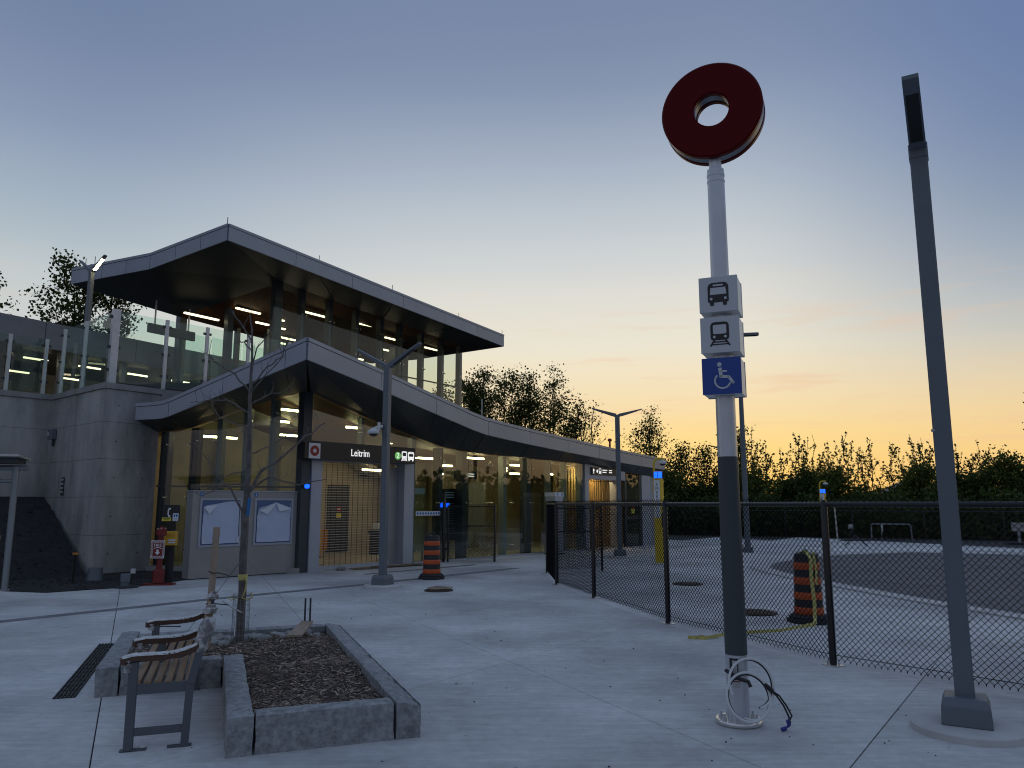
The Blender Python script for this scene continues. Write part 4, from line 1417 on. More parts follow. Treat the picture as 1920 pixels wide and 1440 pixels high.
# ================================================================== LAMP POSTS
def lamp_post(loc, label, h, arm_dir, rise=.36, arm=.72, w=.125, lit=(False, False), shoe=True, arms=(1, 1), group='grey lamp posts'):
    t = thing('lamp_post', label, 'lamp post', loc, 0, group)
    rz = math.atan2(arm_dir[1], arm_dir[0])
    a = Vector((arm_dir[0], arm_dir[1], 0)).normalized()
    m = MB()
    m.box((0, 0, h / 2), (w, w, h), rz, bev=.008)
    m.build('pole', 'lamp_grey', t, local=True)
    if shoe:
        m = MB()
        b0, b1 = .158, .135
        m.lathe([(b0 * 1.414, .0), (b0 * 1.36, .13), (b0 * 1.16, .185), (w * .72, .19)], (0, 0, .062), 4)
        o = m.build('base_cover', 'lamp_grey', t, local=True, bevel=.006)
        o.rotation_euler = (0, 0, rz + R(45))
        m = MB(); m.lathe([(.365, 0), (.365, .045), (.34, .062)], (0, 0, 0), 36)
        m.build('footing', 'kerb_concrete', t, local=True)
    for i, sgn in enumerate((1, -1)):
        if not arms[i]:
            continue
        d = a * sgn
        p = Vector((0, 0, h - .02)) + d * (w * .3)
        q = p + d * arm + Vector((0, 0, rise))
        n = Vector((-a.y, a.x, 0)) * (w * .48)
        k = Vector((0, 0, 1))
        m = MB()
        m.hexa([tuple(p - n - k * .05), tuple(q - n * .9 - k * .01), tuple(q + n * .9 - k * .01), tuple(p + n - k * .05)],
               [tuple(p - n + k * .05), tuple(q - n * .9 + k * .02), tuple(q + n * .9 + k * .02), tuple(p + n + k * .05)])
        o = m.build('arm', 'lamp_grey', t, local=True)
        u0, u1 = p.lerp(q, .16), p.lerp(q, .80)
        m = MB()
        nn = n * .72
        za, zb = -.05 + .04 * .16, -.05 + .04 * .80
        m.hexa([tuple(u0 - nn + k * (za - .006)), tuple(u1 - nn + k * (zb - .006)), tuple(u1 + nn + k * (zb - .006)), tuple(u0 + nn + k * (za - .006))],
               [tuple(u0 - nn + k * (za + .004)), tuple(u1 - nn + k * (zb + .004)), tuple(u1 + nn + k * (zb + .004)), tuple(u0 + nn + k * (za + .004))])
        m.build('led_panel', 'lamp_lit' if lit[i] else 'lamp_led_off', o, local=True)
    return t

lp = lamp_post((3.235, 5.76, 0), 'nearest tall grey lamp post, on a round concrete footing by the fence', 4.42, (-.36, -.62), .21, .74, .125)
# hinge collar at the top of the nearest post and its small side bolt
m = MB(); m.box((0, 0, 4.36), (.136, .136, .12), math.atan2(-.62, -.36), bev=.01)
m.build('collar', 'lamp_grey', lp, local=True)
m = MB(); m.tube([(-.09, -.02, 2.14), (-.062, -.02, 2.14)], .012, 8)
m.build('bolt', 'galv', lp, local=True)
l2 = lamp_post((-2.49, 15.18, 0), 'grey twin arm lamp post with a white camera, in front of the station name sign', 4.34, (.62, -.30), .40, .72)
c2 = thing('cctv_camera', 'white dome camera bracketed to the lamp post before the station sign', 'camera', (-2.6, 15.1, 3.0))
m = MB(); m.tube([(.05, .0, .1), (-.02, -.02, .1), (-.10, -.04, .06)], .03, 8)
m.build('bracket', 'camera_white', c2, local=True)
m = MB(); m.lathe([(.03, .07), (.06, .05), (.12, .0), (.12, -.03), (.10, -.05)], (-.12, -.05, 0), 16)
m.build('housing', 'camera_white', c2, smooth=True, local=True)
m = MB(); m.lathe([(.085, -.05), (.07, -.085), (.03, -.1)], (-.12, -.05, 0), 14)
m.build('dome', 'camera_dome', c2, smooth=True, local=True)
m = MB(); m.box((-.02, -.0, .10), (.05, .1, .16))
m.build('wall_plate', 'camera_white', c2, local=True)
lamp_post((3.22, 23.38, 0), 'twin arm lamp post rising before the far end of the low station roof', 4.28, (.995, .1), .2, .74)
lamp_post((-11.9, 21.0, 4.40), 'lit twin arm lamp post on the upper platform beside the high roof', 3.72, (.62, -.3), .38, .50, .12, lit=(True, False), shoe=False)
lf = thing('lamp_post', 'tall slim road lamp with one short arm, half hidden by the sign column', 'lamp post', (7.82, 26.0, 0), 0, 'grey lamp posts')
m = MB(); m.lathe([(.10, 0), (.085, 3.5), (.06, 7.3)], (0, 0, 0), 14)
m.build('pole', 'lamp_grey', lf, smooth=True, local=True)
m = MB(); m.box((.34, -.08, 7.36), (.66, .24, .09), R(-12), bev=.02)
m.build('lamp_head', 'lamp_grey', lf, local=True)
m = MB(); m.box((.36, -.09, 7.308), (.44, .18, .012), R(-12))
m.build('led_panel', 'lamp_led_off', lf, local=True)
m = MB(); m.box((0, 0, .09), (.3, .3, .18), bev=.03)
m.build('base_cover', 'lamp_grey', lf, local=True)
lamp_post((13.1, 48.0, -.05), 'small distant twin arm lamp post showing just behind the sign column', 5.05, (.97, .2), .2, .85, .14)

# ================================================================== SIGN COLUMN
sgc = thing('station_sign_column', 'tall silver sign column carrying a big red ring and three stacked cube signs', 'sign column', (1.675, 5.98, 0))
YAW = R(-23.4)
m = MB(); m.lathe([(.0805, .02), (.0805, .49)], (0, 0, 0), 32)
m.build('pole_foot', 'pole_silver', sgc, smooth=True, local=True)
m = MB(); m.lathe([(.082, .492), (.078, 1.955)], (0, 0, 0), 32)
m.build('dark_sleeve', 'pole_dark', sgc, smooth=True, local=True)
m = MB(); m.lathe([(.0755, 1.957), (.073, 3.0), (.068, 4.27), (.068, 4.31), (.05, 4.32), (.05, 4.40)], (0, 0, 0), 32)
m.build('pole', 'pole_silver', sgc, smooth=True, local=True)
m = MB(); m.lathe([(.071, 4.20), (.071, 4.215)], (0, 0, 0), 32); m.lathe([(.071, 4.25), (.071, 4.275)], (0, 0, 0), 32)
m.build('pole_band', 'pole_silver', sgc, smooth=True, local=True)
# flat round base with bolts
m = MB(); m.lathe([(.166, .005), (.170, .012), (.170, .028), (.166, .034)], (0, 0, 0), 40)
m.build('base_plate', 'bright_steel', sgc, smooth=True, local=True)
for k in range(8):
    a = R(22 + 45 * k)
    m = MB(); m.lathe([(.019, .034), (.019, .052)], (.128 * math.cos(a), .128 * math.sin(a), 0), 6); m.lathe([(.009, .052), (.009, .075)], (.128 * math.cos(a), .128 * math.sin(a), 0), 8)
    m.build('bolt', 'galv', sgc, local=True)
# open hand hole, its shaded inside drawn as a dark patch, with its edge, and the maker's sticker
cam_dir = Vector((-1.675, -5.98, 0)).normalized()
hx = Vector((cam_dir.y * -1, cam_dir.x, 0))
hx = Vector((-cam_dir.y, cam_dir.x, 0))
if hx.x < 0:
    hx = -hx
def on_pole(a, z, r=.0812):
    v = cam_dir * math.cos(a) + hx * math.sin(a)
    return Vector((v.x * r, v.y * r, z))
def pole_patch(name, a0, a1, z0, z1, r, mat, n=6):
    m = MB()
    for k in range(n):
        b, c = a0 + (a1 - a0) * k / n, a0 + (a1 - a0) * (k + 1) / n
        m.poly([tuple(on_pole(b, z0, r)), tuple(on_pole(c, z0, r)), tuple(on_pole(c, z1, r)), tuple(on_pole(b, z1, r))])
    return m.build(name, mat, sgc, local=True)
hh = pole_patch('hand_hole', R(-38), R(8), .32, .47, .0815, 'shade_dark')
pole_patch('hand_hole_plate', R(-22), R(2), .33, .455, .083, 'galv')
pole_patch('sticker', R(-24), R(14), .262, .305, .0818, 'silver_sticker')
pole_patch('sticker', R(-24), R(14), .305, .312, .0818, 'hydrant_red')
# ring
ring = MB()
def ring_solid(m, r0, r1, y0, y1, n=72, rb=.012):
    prof = [(r0, y0 + rb), (r0, y1 - rb), (r0 + rb, y1), (r1 - rb, y1), (r1, y1 - rb), (r1, y0 + rb), (r1 - rb, y0), (r0 + rb, y0)]
    k0 = len(m.v)
    c, s = math.cos(YAW), math.sin(YAW)
    for j in range(n):
        an = 2 * math.pi * j / n
        for r, y in prof:
            x, z = r * math.cos(an), r * math.sin(an)
            m.v.append((x * c - y * s, x * s + y * c, 4.80 + z))
    q = len(prof)
    for j in range(n):
        for i in range(q):
            a, b = k0 + j * q + i, k0 + j * q + (i + 1) % q
            c2_, d2_ = k0 + ((j + 1) % n) * q + (i + 1) % q, k0 + ((j + 1) % n) * q + i
            m.f.append((a, b, c2_, d2_)); m.m.append(0)
m = MB(); ring_solid(m, .140, .408, -.105, -.040)
m.build('ring', 'ring_red', sgc, smooth=True, local=True)
m = MB(); ring_solid(m, .140, .408, .040, .105)
m.build('ring', 'ring_red', sgc, smooth=True, local=True)
m = MB(); ring_solid(m, .145, .403, -.0395, .0395, rb=.004)
m.build('ring_band', 'ring_silver', sgc, smooth=True, local=True)
# cubes
cx_, sx_ = math.cos(YAW), math.sin(YAW)
fxv = Vector((cx_, sx_, 0)); fyv = Vector((-sx_, cx_, 0))
S = .29
for zc, face, kind in ((3.225, 'cube_white', 'bus'), (2.9, 'cube_white', 'train'), (2.575, 'cube_blue', 'access')):
    m = MB(); m.box((0, 0, zc), (S, S - .05, .278), YAW, bev=.004)
    cube = m.build('cube_sign', 'cube_side', sgc, local=True)
    cube['label'] = {'bus': 'white cube sign with bus symbol', 'train': 'white cube sign with train symbol', 'access': 'blue cube sign with wheelchair symbol'}[kind]
    for sgn in (-1, 1):
        m = MB(); c = fyv * (sgn * (S / 2 - .012))
        m.box((c.x, c.y, zc), (S + .006, .024, .284), YAW, bev=.003)
        m.build('face_plate', face, cube, local=True)
        F = Face(Vector((0, 0, zc)) + fyv * (sgn * (S / 2 + .0005)), fxv * (-sgn))
        m = MB()
        d = .002
        if kind == 'bus':
            bus_icon(F, m, 0, 0, .185, 0, 1, d)
            m.build('bus_symbol', ['sign_black', face], cube, local=True)
        elif kind == 'train':
            train_icon(F, m, 0, .005, .19, 0, 1, d)
            m.build('train_symbol', ['sign_black', face], cube, local=True)
        else:
            x0 = -.005
            F.disc(m, x0 - .008, .088, .017, 0, d, 0, 16)
            F.stroke(m, [(x0 - .006, .062), (x0 + .002, -.005)], .026, 0, d)
            F.stroke(m, [(x0 - .004, -.005), (x0 + .058, -.012), (x0 + .09, -.058)], .022, 0, d)
            F.disc(m, x0 + .058, -.011, .011, 0, d, 0, 10)
            F.disc(m, x0 + .09, -.056, .011, 0, d, 0, 10)
            F.disc(m, x0 + .0, -.006, .0125, 0, d, 0, 10)
            F.stroke(m, [(x0 - .002, .034), (x0 + .046, .034)], .014, 0, d)
            pts = [(x0 + .012 + .058 * math.cos(R(a)), -.04 + .058 * math.sin(R(a))) for a in range(132, 352, 14)]
            F.stroke(m, pts, .013, 0, d)
            m.build('wheelchair_symbol', 'cube_white', cube, local=True)
for zc in (3.062, 2.737):
    m = MB(); m.lathe([(.078, -.03), (.078, .03)], (0, 0, zc), 24)
    m.build('collar', 'pole_silver', sgc, smooth=True, local=True)

# coiled cable tied to the column
cb = thing('cable_coil', 'coiled pale cable with blue plugs tied to the foot of the sign column', 'cable', (1.72, 5.80, .02))
def coil(cx, cz, r, y, a0, a1, tilt, name, mat, rr=.0095):
    m = MB()
    pts = []
    for k in range(41):
        a = R(a0 + (a1 - a0) * k / 40)
        pts.append((cx + r * math.cos(a), y + tilt * math.sin(a) + .012 * math.cos(a), cz + r * math.sin(a)))
    m.tube(pts, rr, 8)
    return m.build(name, mat, cb, smooth=True)
coil(1.70, .225, .158, 5.80, 0, 360, .05, 'loop', 'cable_white')
coil(1.705, .215, .148, 5.815, 0, 360, .06, 'loop', 'cable_black', .006)
coil(1.735, .31, .165, 5.83, -75, 205, .05, 'loop', 'cable_white')
coil(1.73, .305, .157, 5.845, -75, 205, .06, 'loop', 'cable_black', .006)
coil(1.72, .225, .150, 5.85, 245, 360, .08, 'loop', 'cable_white', .008)
for k, (dx, ex) in enumerate(((0, 1.985), (.02, 1.995))):
    m = MB()
    m.tube([(1.865 + dx * .2, 5.80, .27), (1.90 + dx, 5.795, .235), (1.945 + dx, 5.79, .17), (1.975 + dx * 1.2, 5.785, .10), (ex - k * .03, 5.78, .05)], .0065, 7)
    m.build('tail', 'cable_black', cb, smooth=True)
m = MB(); m.tube([(1.965, 5.78, .075), (1.975, 5.78, .035)], .013, 8)
m.build('plug', 'connector_blue', cb)
m = MB(); m.tube([(1.975, 5.78, .035), (1.94, 5.775, .018)], .0075, 8); m.tube([(1.95, 5.775, .02), (1.915, 5.77, .012)], .014, 8)
m.build('plug', 'connector_blue', cb)
m = MB(); m.tube([(1.575, 5.915, .385), (1.60, 5.87, .37), (1.65, 5.83, .342), (1.71, 5.82, .325), (1.722, 5.81, .29)], .014, 7)
m.build('tie', 'cable_black', cb)
m = MB(); m.tube([(1.82, 5.79, .31), (1.872, 5.80, .268)], .017, 7)
m.build('tie', 'cable_black', cb)

# ================================================================== CHAIN LINK
def chain_fabric(a, b, z0, z1, pitch, row, r, name, parent, knuckle=True):
    """woven zigzag wires between plan points a and b"""
    a, b = Vector((*a, 0)), Vector((*b, 0))
    d = (b - a); L = d.length; d.normalize()
    nn = Vector((d.y, -d.x, 0))
    n = max(2, int(L / pitch))
    pitch = L / n
    rows = int((z1 - z0) / row)
    row = (z1 - z0) / rows
    V, Fc = [], []
    ring = [(0, 1), (-.866, -.5), (.866, -.5)]
    for i in range(n):
        base = len(V)
        for j in range(rows + 1):
            x = i * pitch + (0 if (j + i) % 2 == 0 else pitch)
            off = (.6 * r) if (j + i) % 2 == 0 else -(.6 * r)
            z = z0 + j * row
            c = a + d * x
            for q, s in ring:
                V.append((c.x + d.x * q * r + nn.x * (off + s * r), c.y + d.y * q * r + nn.y * (off + s * r), z))
        for j in range(rows):
            for k in range(3):
                p, q = base + j * 3 + k, base + j * 3 + (k + 1) % 3
                Fc.append((p, q, q + 3, p + 3))
        if knuckle:
            for j, up in ((0, -1), (rows, 1)):
                x = i * pitch + (0 if (j + i) % 2 == 0 else pitch)
                c = a + d * x
                z = z0 + j * row
                k0 = len(V)
                h = .022 * up
                for dx in (-.35, .35):
                    for q, s in ring[:2] + [(.866, -.5)]:
                        V.append((c.x + d.x * (q * r + dx * r * 2), c.y + d.y * (q * r + dx * r * 2), z + s * r * .5))
                V.append((c.x, c.y, z + h))
                for k in range(6):
                    Fc.append((k0 + k, k0 + (k + 1) % 6, k0 + 6))
    me = bpy.data.meshes.new(name)
    me.from_pydata(V, [], Fc)
    me.materials.append(MATS['fence_wire'])
    o = bpy.data.objects.new(name, me)
    col.objects.link(o)
    hang(o, parent)
    o['kind'] = 'stuff'
    return o

def fence(name, label, pts, top, row, pitch, r, post_r, plates=True, mid=None, rail=True, wire=True, posts=None, cat='fence', bottom=.055):
    t = thing(name, label, cat, (*pts[0], 0))
    for i, p in enumerate(pts):
        if posts is None or i in posts:
            m = MB(); m.lathe([(post_r, .008), (post_r, top - .02), (post_r * .6, top + .015)], (p[0], p[1], 0), 14)
            m.build('post', 'fence_black', t, smooth=True)
            if plates:
                rz = math.atan2(pts[min(i + 1, len(pts) - 1)][1] - pts[max(i - 1, 0)][1], pts[min(i + 1, len(pts) - 1)][0] - pts[max(i - 1, 0)][0])
                pl = MB(); pl.box((p[0], p[1], .006), (.17, .14, .012), rz)
                o = pl.build('base_plate', 'plate_steel', t)
                for sx in (-.065, .065):
                    bx = MB(); bx.lathe([(.011, .012), (.011, .04)], (p[0] + sx * math.cos(rz), p[1] + sx * math.sin(rz), 0), 6)
                    bx.build('bolt', 'galv', o)
    for (a, b) in zip(pts, pts[1:]):
        if rail:
            m = MB(); m.tube([(*a, top - .03), (*b, top - .03)], post_r * .72, 10)
            m.build('top_rail', 'fence_black', t, smooth=True)
        if mid:
            m = MB(); m.tube([(*a, mid), (*b, mid)], post_r * .6, 8)
            m.build('mid_rail', 'fence_black', t, smooth=True)
        if wire:
            m = MB(); m.tube([(*a, bottom + .05), (*b, bottom + .05)], r * .8, 5)
            m.build('tension_wire', 'fence_black', t)
        chain_fabric(a, b, bottom, top + .03, pitch, row, r, 'mesh_fabric', t)
    return t

NF = [(0.89, 15.67), (1.40, 13.51), (2.10, 10.69), (3.21, 8.01), (5.08, 5.78), (7.0, 3.55)]
nf = fence('chain_link_fence', 'black chain link fence running along the plaza behind the sign column', NF, 1.62, .030, .030, .0046, .036)
# corner return and its gate posts
fence('chain_link_fence', 'short black chain link return at the far corner of the plaza fence', [(0.82, 18.3), (0.89, 15.67)], 1.62, .031, .031, .0052, .036, posts=[0])
fence('fence_gate', 'black chain link gate standing open before the notice board', [(-1.78, 21.75), (-.48, 21.78)], 1.55, .036, .036, .0068, .028, plates=False, mid=.98, wire=False, cat='gate', bottom=.1)
gp_ = thing('gate_post', 'taller black gate post holding the open gate at the facade', 'post', (-1.9, 21.75, 0))
m = MB(); m.lathe([(.042, 0), (.042, 1.86), (.02, 1.9)], (-1.9, 21.75, 0), 14)
m.build('pipe', 'fence_black', gp_, smooth=True)
for z in (.35, 1.35):
    m = MB(); m.box((-1.86, 21.75, z), (.14, .06, .06))
    m.build('hinge', 'fence_black', gp_)
m = MB(); m.box((-.5, 21.74, .08), (.03, .03, .35))
m.build('drop_rod', 'fence_black', gp_)
fence('fence_gate', 'second black chain link gate standing open behind the fence corner', [(1.0, 18.2), (2.15, 18.75)], 1.52, .036, .036, .0068, .028, plates=False, mid=.95, wire=False, cat='gate', bottom=.1)
FF = [(5.2, 41.8), (7.96, 40.24), (10.55, 38.8), (13.1, 37.4), (15.7, 35.95), (18.25, 34.5), (20.8, 33.0), (23.4, 31.6), (26, 30.1)]
fence('chain_link_fence', 'distant low black chain link fence along the far side of the bus loop', FF, 1.28, .06, .06, .0062, .03, plates=False, wire=False)

# ================================================================== BARRELS, TAPE, COVERS
def barrel(loc, rz, label):
    t = thing('traffic_barrel', label, 'traffic barrel', loc, rz, 'orange and black traffic barrels')
    m = MB(); m.lathe([(.29, 0), (.30, .02), (.29, .055)], (0, 0, .0), 8); m.lathe([(.26, .057), (.265, .08), (.235, .11)], (0, 0, 0), 12)
    m.build('rubber_base', 'rubber', t, local=True)
    prof = []
    r = .192
    z = .112
    dz = .0985
    m = MB(); m.lathe([(.190, .112), (.160, .9), (.150, .915), (.09, .92)], (0, 0, 0), 28)
    m.build('body', 'barrel_black', t, smooth=True, local=True)
    for k in range(4):
        z0 = .114 + k * 2 * dz
        z1 = z0 + dz
        ra = .190 - .030 * (z0 - .112) / .788 + .006
        rb = .190 - .030 * (z1 - .112) / .788 + .006
        m = MB(); m.lathe([(ra - .005, z0 + .002), (ra, z0 + .010), (rb, z1 - .010), (rb - .005, z1 - .002)], (0, 0, 0), 28)
        m.build('orange_band', 'barrel_orange', t, smooth=True, local=True)
    m = MB(); m.tube([(-.075, 0, .915), (-.065, 0, .955), (.0, 0, .965), (.065, 0, .955), (.075, 0, .915)], .016, 7)
    m.build('handle', 'barrel_black', t, smooth=True, local=True)
    return t
barrel((-1.73, 16.95, 0), .4, 'orange and black traffic barrel on the plaza before the open gate')
barrel((4.06, 10.85, 0), 1.3, 'orange and black traffic barrel behind the fence, draped with yellow tape')
tp = thing('caution_tape', 'yellow caution tape looped over the fenced barrel and trailing across the ground', 'tape', (3.9, 10.6, 0))
m = MB()
def ribbon(m, pts, w, nrm=(0, -1, 0)):
    pts = [Vector(p) for p in pts]
    for a, b in zip(pts, pts[1:]):
        m.beam(tuple(a), tuple(b), w, .003, up=nrm)
ribbon(m, [(3.98, 10.95, .90), (4.02, 10.72, .955), (4.05, 10.655, .86), (4.04, 10.645, .6), (4.06, 10.635, .3), (4.04, 10.60, .12), (4.0, 10.5, .03), (3.75, 10.35, .012), (3.4, 10.06, .010), (3.05, 9.95, .014), (2.7, 9.82, .01), (2.45, 9.63, .014), (2.33, 9.53, .01), (2.26, 9.56, .02), (2.18, 9.5, .008), (2.12, 9.58, .012)], .05)
m.build('strand', 'tape_yellow', tp)
m = MB()
ribbon(m, [(2.48, 9.62, .01), (2.36, 9.50, .03), (2.27, 9.46, .012), (2.2, 9.57, .015), (2.10, 9.52, .02)], .035)
ribbon(m, [(4.10, 10.69, .95), (4.12, 10.66, .7), (4.10, 10.64, .52)], .03)
m.build('strand', 'tape_yellow', tp)

def cover(loc, r, label, rope=False):
    t = thing('manhole_cover', label, 'manhole cover', loc, 0)
    m = MB(); m.lathe([(r, .0), (r, .014), (r * .93, .016)], (0, 0, .002), 32)
    m.build('frame', 'iron', t, local=True)
    m = MB(); m.lathe([(r * .88, .0), (r * .88, .022), (r * .8, .024)], (0, 0, .004), 28)
    lid = m.build('lid', 'iron', t, local=True)
    m = MB()
    for k in range(-3, 4):
        hw = math.sqrt(max(.01, (r * .75) ** 2 - (k * r * .2) ** 2))
        m.box((k * r * .2, 0, .031), (.03, hw * 2, .006))
        m.box((0, k * r * .2, .0309), (hw * 2, .03, .0055))
    tag(m.build('tread', 'iron', lid, local=True), kind='stuff')
    return t
cover((-1.36, 14.66, 0), .27, 'rusty manhole cover with a coil of rope, in front of the left barrel')
rp = thing('rope_coil', 'loose yellowish rope coiled on the rusty cover before the left barrel', 'rope', (-1.36, 14.66, .03))
m = MB()
pts = []
for k in range(60):
    a = k * .42
    r_ = .10 + .05 * math.sin(k * .31) + .0012 * k
    pts.append((-1.36 + r_ * 1.3 * math.cos(a), 14.66 + r_ * math.sin(a), .043 + .006 * math.sin(k * 1.7) + k * .0003))
m.tube(pts, .008, 5)
m.build('strand', 'stake_wood', rp)
cover((3.58, 11.72, 0), .33, 'rusty manhole cover behind the fence, left of the taped barrel')
cover((3.52, 15.8, 0), .30, 'farther rusty manhole cover behind the fence, left of the sign column')

# plywood sheets lying before the grille
pw = thing('plywood_sheet', 'worn plywood sheet lying flat before the closed grille', 'plywood', (-3.0, 20.0, 0))
MB().slab([(-3.75, 19.08, .006), (-2.35, 20.68, .006), (-2.62, 20.95, .006), (-4.0, 19.35, .006)], (0, 0, .018)).build('board', 'plywood', pw)
pw2 = thing('plywood_sheet', 'smaller plywood offcut lying half over the larger sheet', 'plywood', (-3.2, 19.7, .02))
MB().slab([(-3.35, 19.55, .026), (-2.2, 20.55, .026), (-2.45, 20.75, .026), (-3.55, 19.78, .026)], (0, 0, .016)).build('board', 'plywood', pw2)
st_ = tag(MB().lathe([(.10, 0), (.13, .05), (.08, .09)], (-4.12, 18.98, .0), 7).build('loose_stone', 'rock'), 'small pale stone lying by the threshold of the closed grille', 'stone')

# ================================================================== EMERGENCY TOWERS
def tower(loc, rz, label, sc_=1.0, letters=True):
    t = thing('emergency_tower', label, 'emergency phone', loc, rz, 'yellow emergency phone towers')
    t.scale = (sc_, sc_, sc_)
    m = MB(); m.box((0, 0, 1.13), (.22, .20, 2.26), 0, bev=.015)
    m.build('column', 'tower_yellow', t, local=True)
    m = MB(); m.lathe([(.10, 0), (.115, .02), (.115, .16), (.10, .18)], (0, 0, 2.27), 20)
    b = m.build('blue_beacon', 'blue_light', t, smooth=True, local=True)
    m = MB(); m.lathe([(.118, .0), (.118, .02)], (0, 0, 2.445), 20); m.lathe([(.118, 0), (.118, .015)], (0, 0, 2.262), 20)
    m.build('beacon_rim', 'tower_yellow', b, local=True)
    m = MB()
    for k in range(5):
        a = R(72 * k)
        m.tube([(.118 * math.cos(a), .118 * math.sin(a), 2.275), (.118 * math.cos(a), .118 * math.sin(a), 2.45)], .008, 5)
    m.build('beacon_cage', 'connector_blue', b, local=True)
    m = MB(); m.tube([(-.13, .02, 1.9), (-.13, .02, 2.62), (-.11, .02, 2.74), (-.04, .02, 2.80), (.13, .02, 2.81), (.135, .02, 2.74)], .028, 8)
    m.build('camera_arm', 'tower_yellow', t, smooth=True, local=True)
    m = MB(); m.box((-.13, .02, 2.0), (.06, .08, .12))
    m.build('arm_bracket', 'tower_yellow', t, local=True)
    m = MB(); m.lathe([(.03, .06), (.10, .03), (.11, .0), (.09, -.03)], (.135, .02, 2.69), 16)
    cm = m.build('camera', 'camera_white', t, smooth=True, local=True)
    m = MB(); m.lathe([(.08, -.03), (.06, -.07), (.02, -.085)], (.135, .02, 2.69), 12)
    m.build('dome', 'camera_dome', cm, smooth=True, local=True)
    m = MB(); m.box((0, -.1035, 1.72), (.17, .006, 1.0))
    m.build('letter_strip', 'sign_white', t, local=True)
    if letters:
        F = Face((0, -.107, 2.16), (1, 0, 0))
        for k, ch in enumerate('EMERGENCY'):
            text('letter', ch, .115, F.mtx(0, -.06 - k * .106, .001), 'lamp_grey', t, local=True)
    m = MB(); m.box((.13, -.02, 1.15), (.06, .15, .34), 0, bev=.01)
    m.build('call_panel', 'door_dark', t, local=True)
    m = MB(); m.lathe([(.035, 0), (.03, .05)], (.14, -.06, .86), 8)
    m.build('call_button', 'sign_white', t, local=True)
    m = MB(); m.box((0, 0, .02), (.34, .32, .04), 0, bev=.008)
    m.build('base_plate', 'plate_steel', t, local=True)
    return t
tower((3.96, 20.95, 0), R(-35), 'yellow emergency phone tower with glowing blue beacon, nearer one behind the fence corner')
tower((12.26, 30.6, 0), R(-40), 'small distant yellow emergency phone tower with blue beacon across the bus loop', .88)

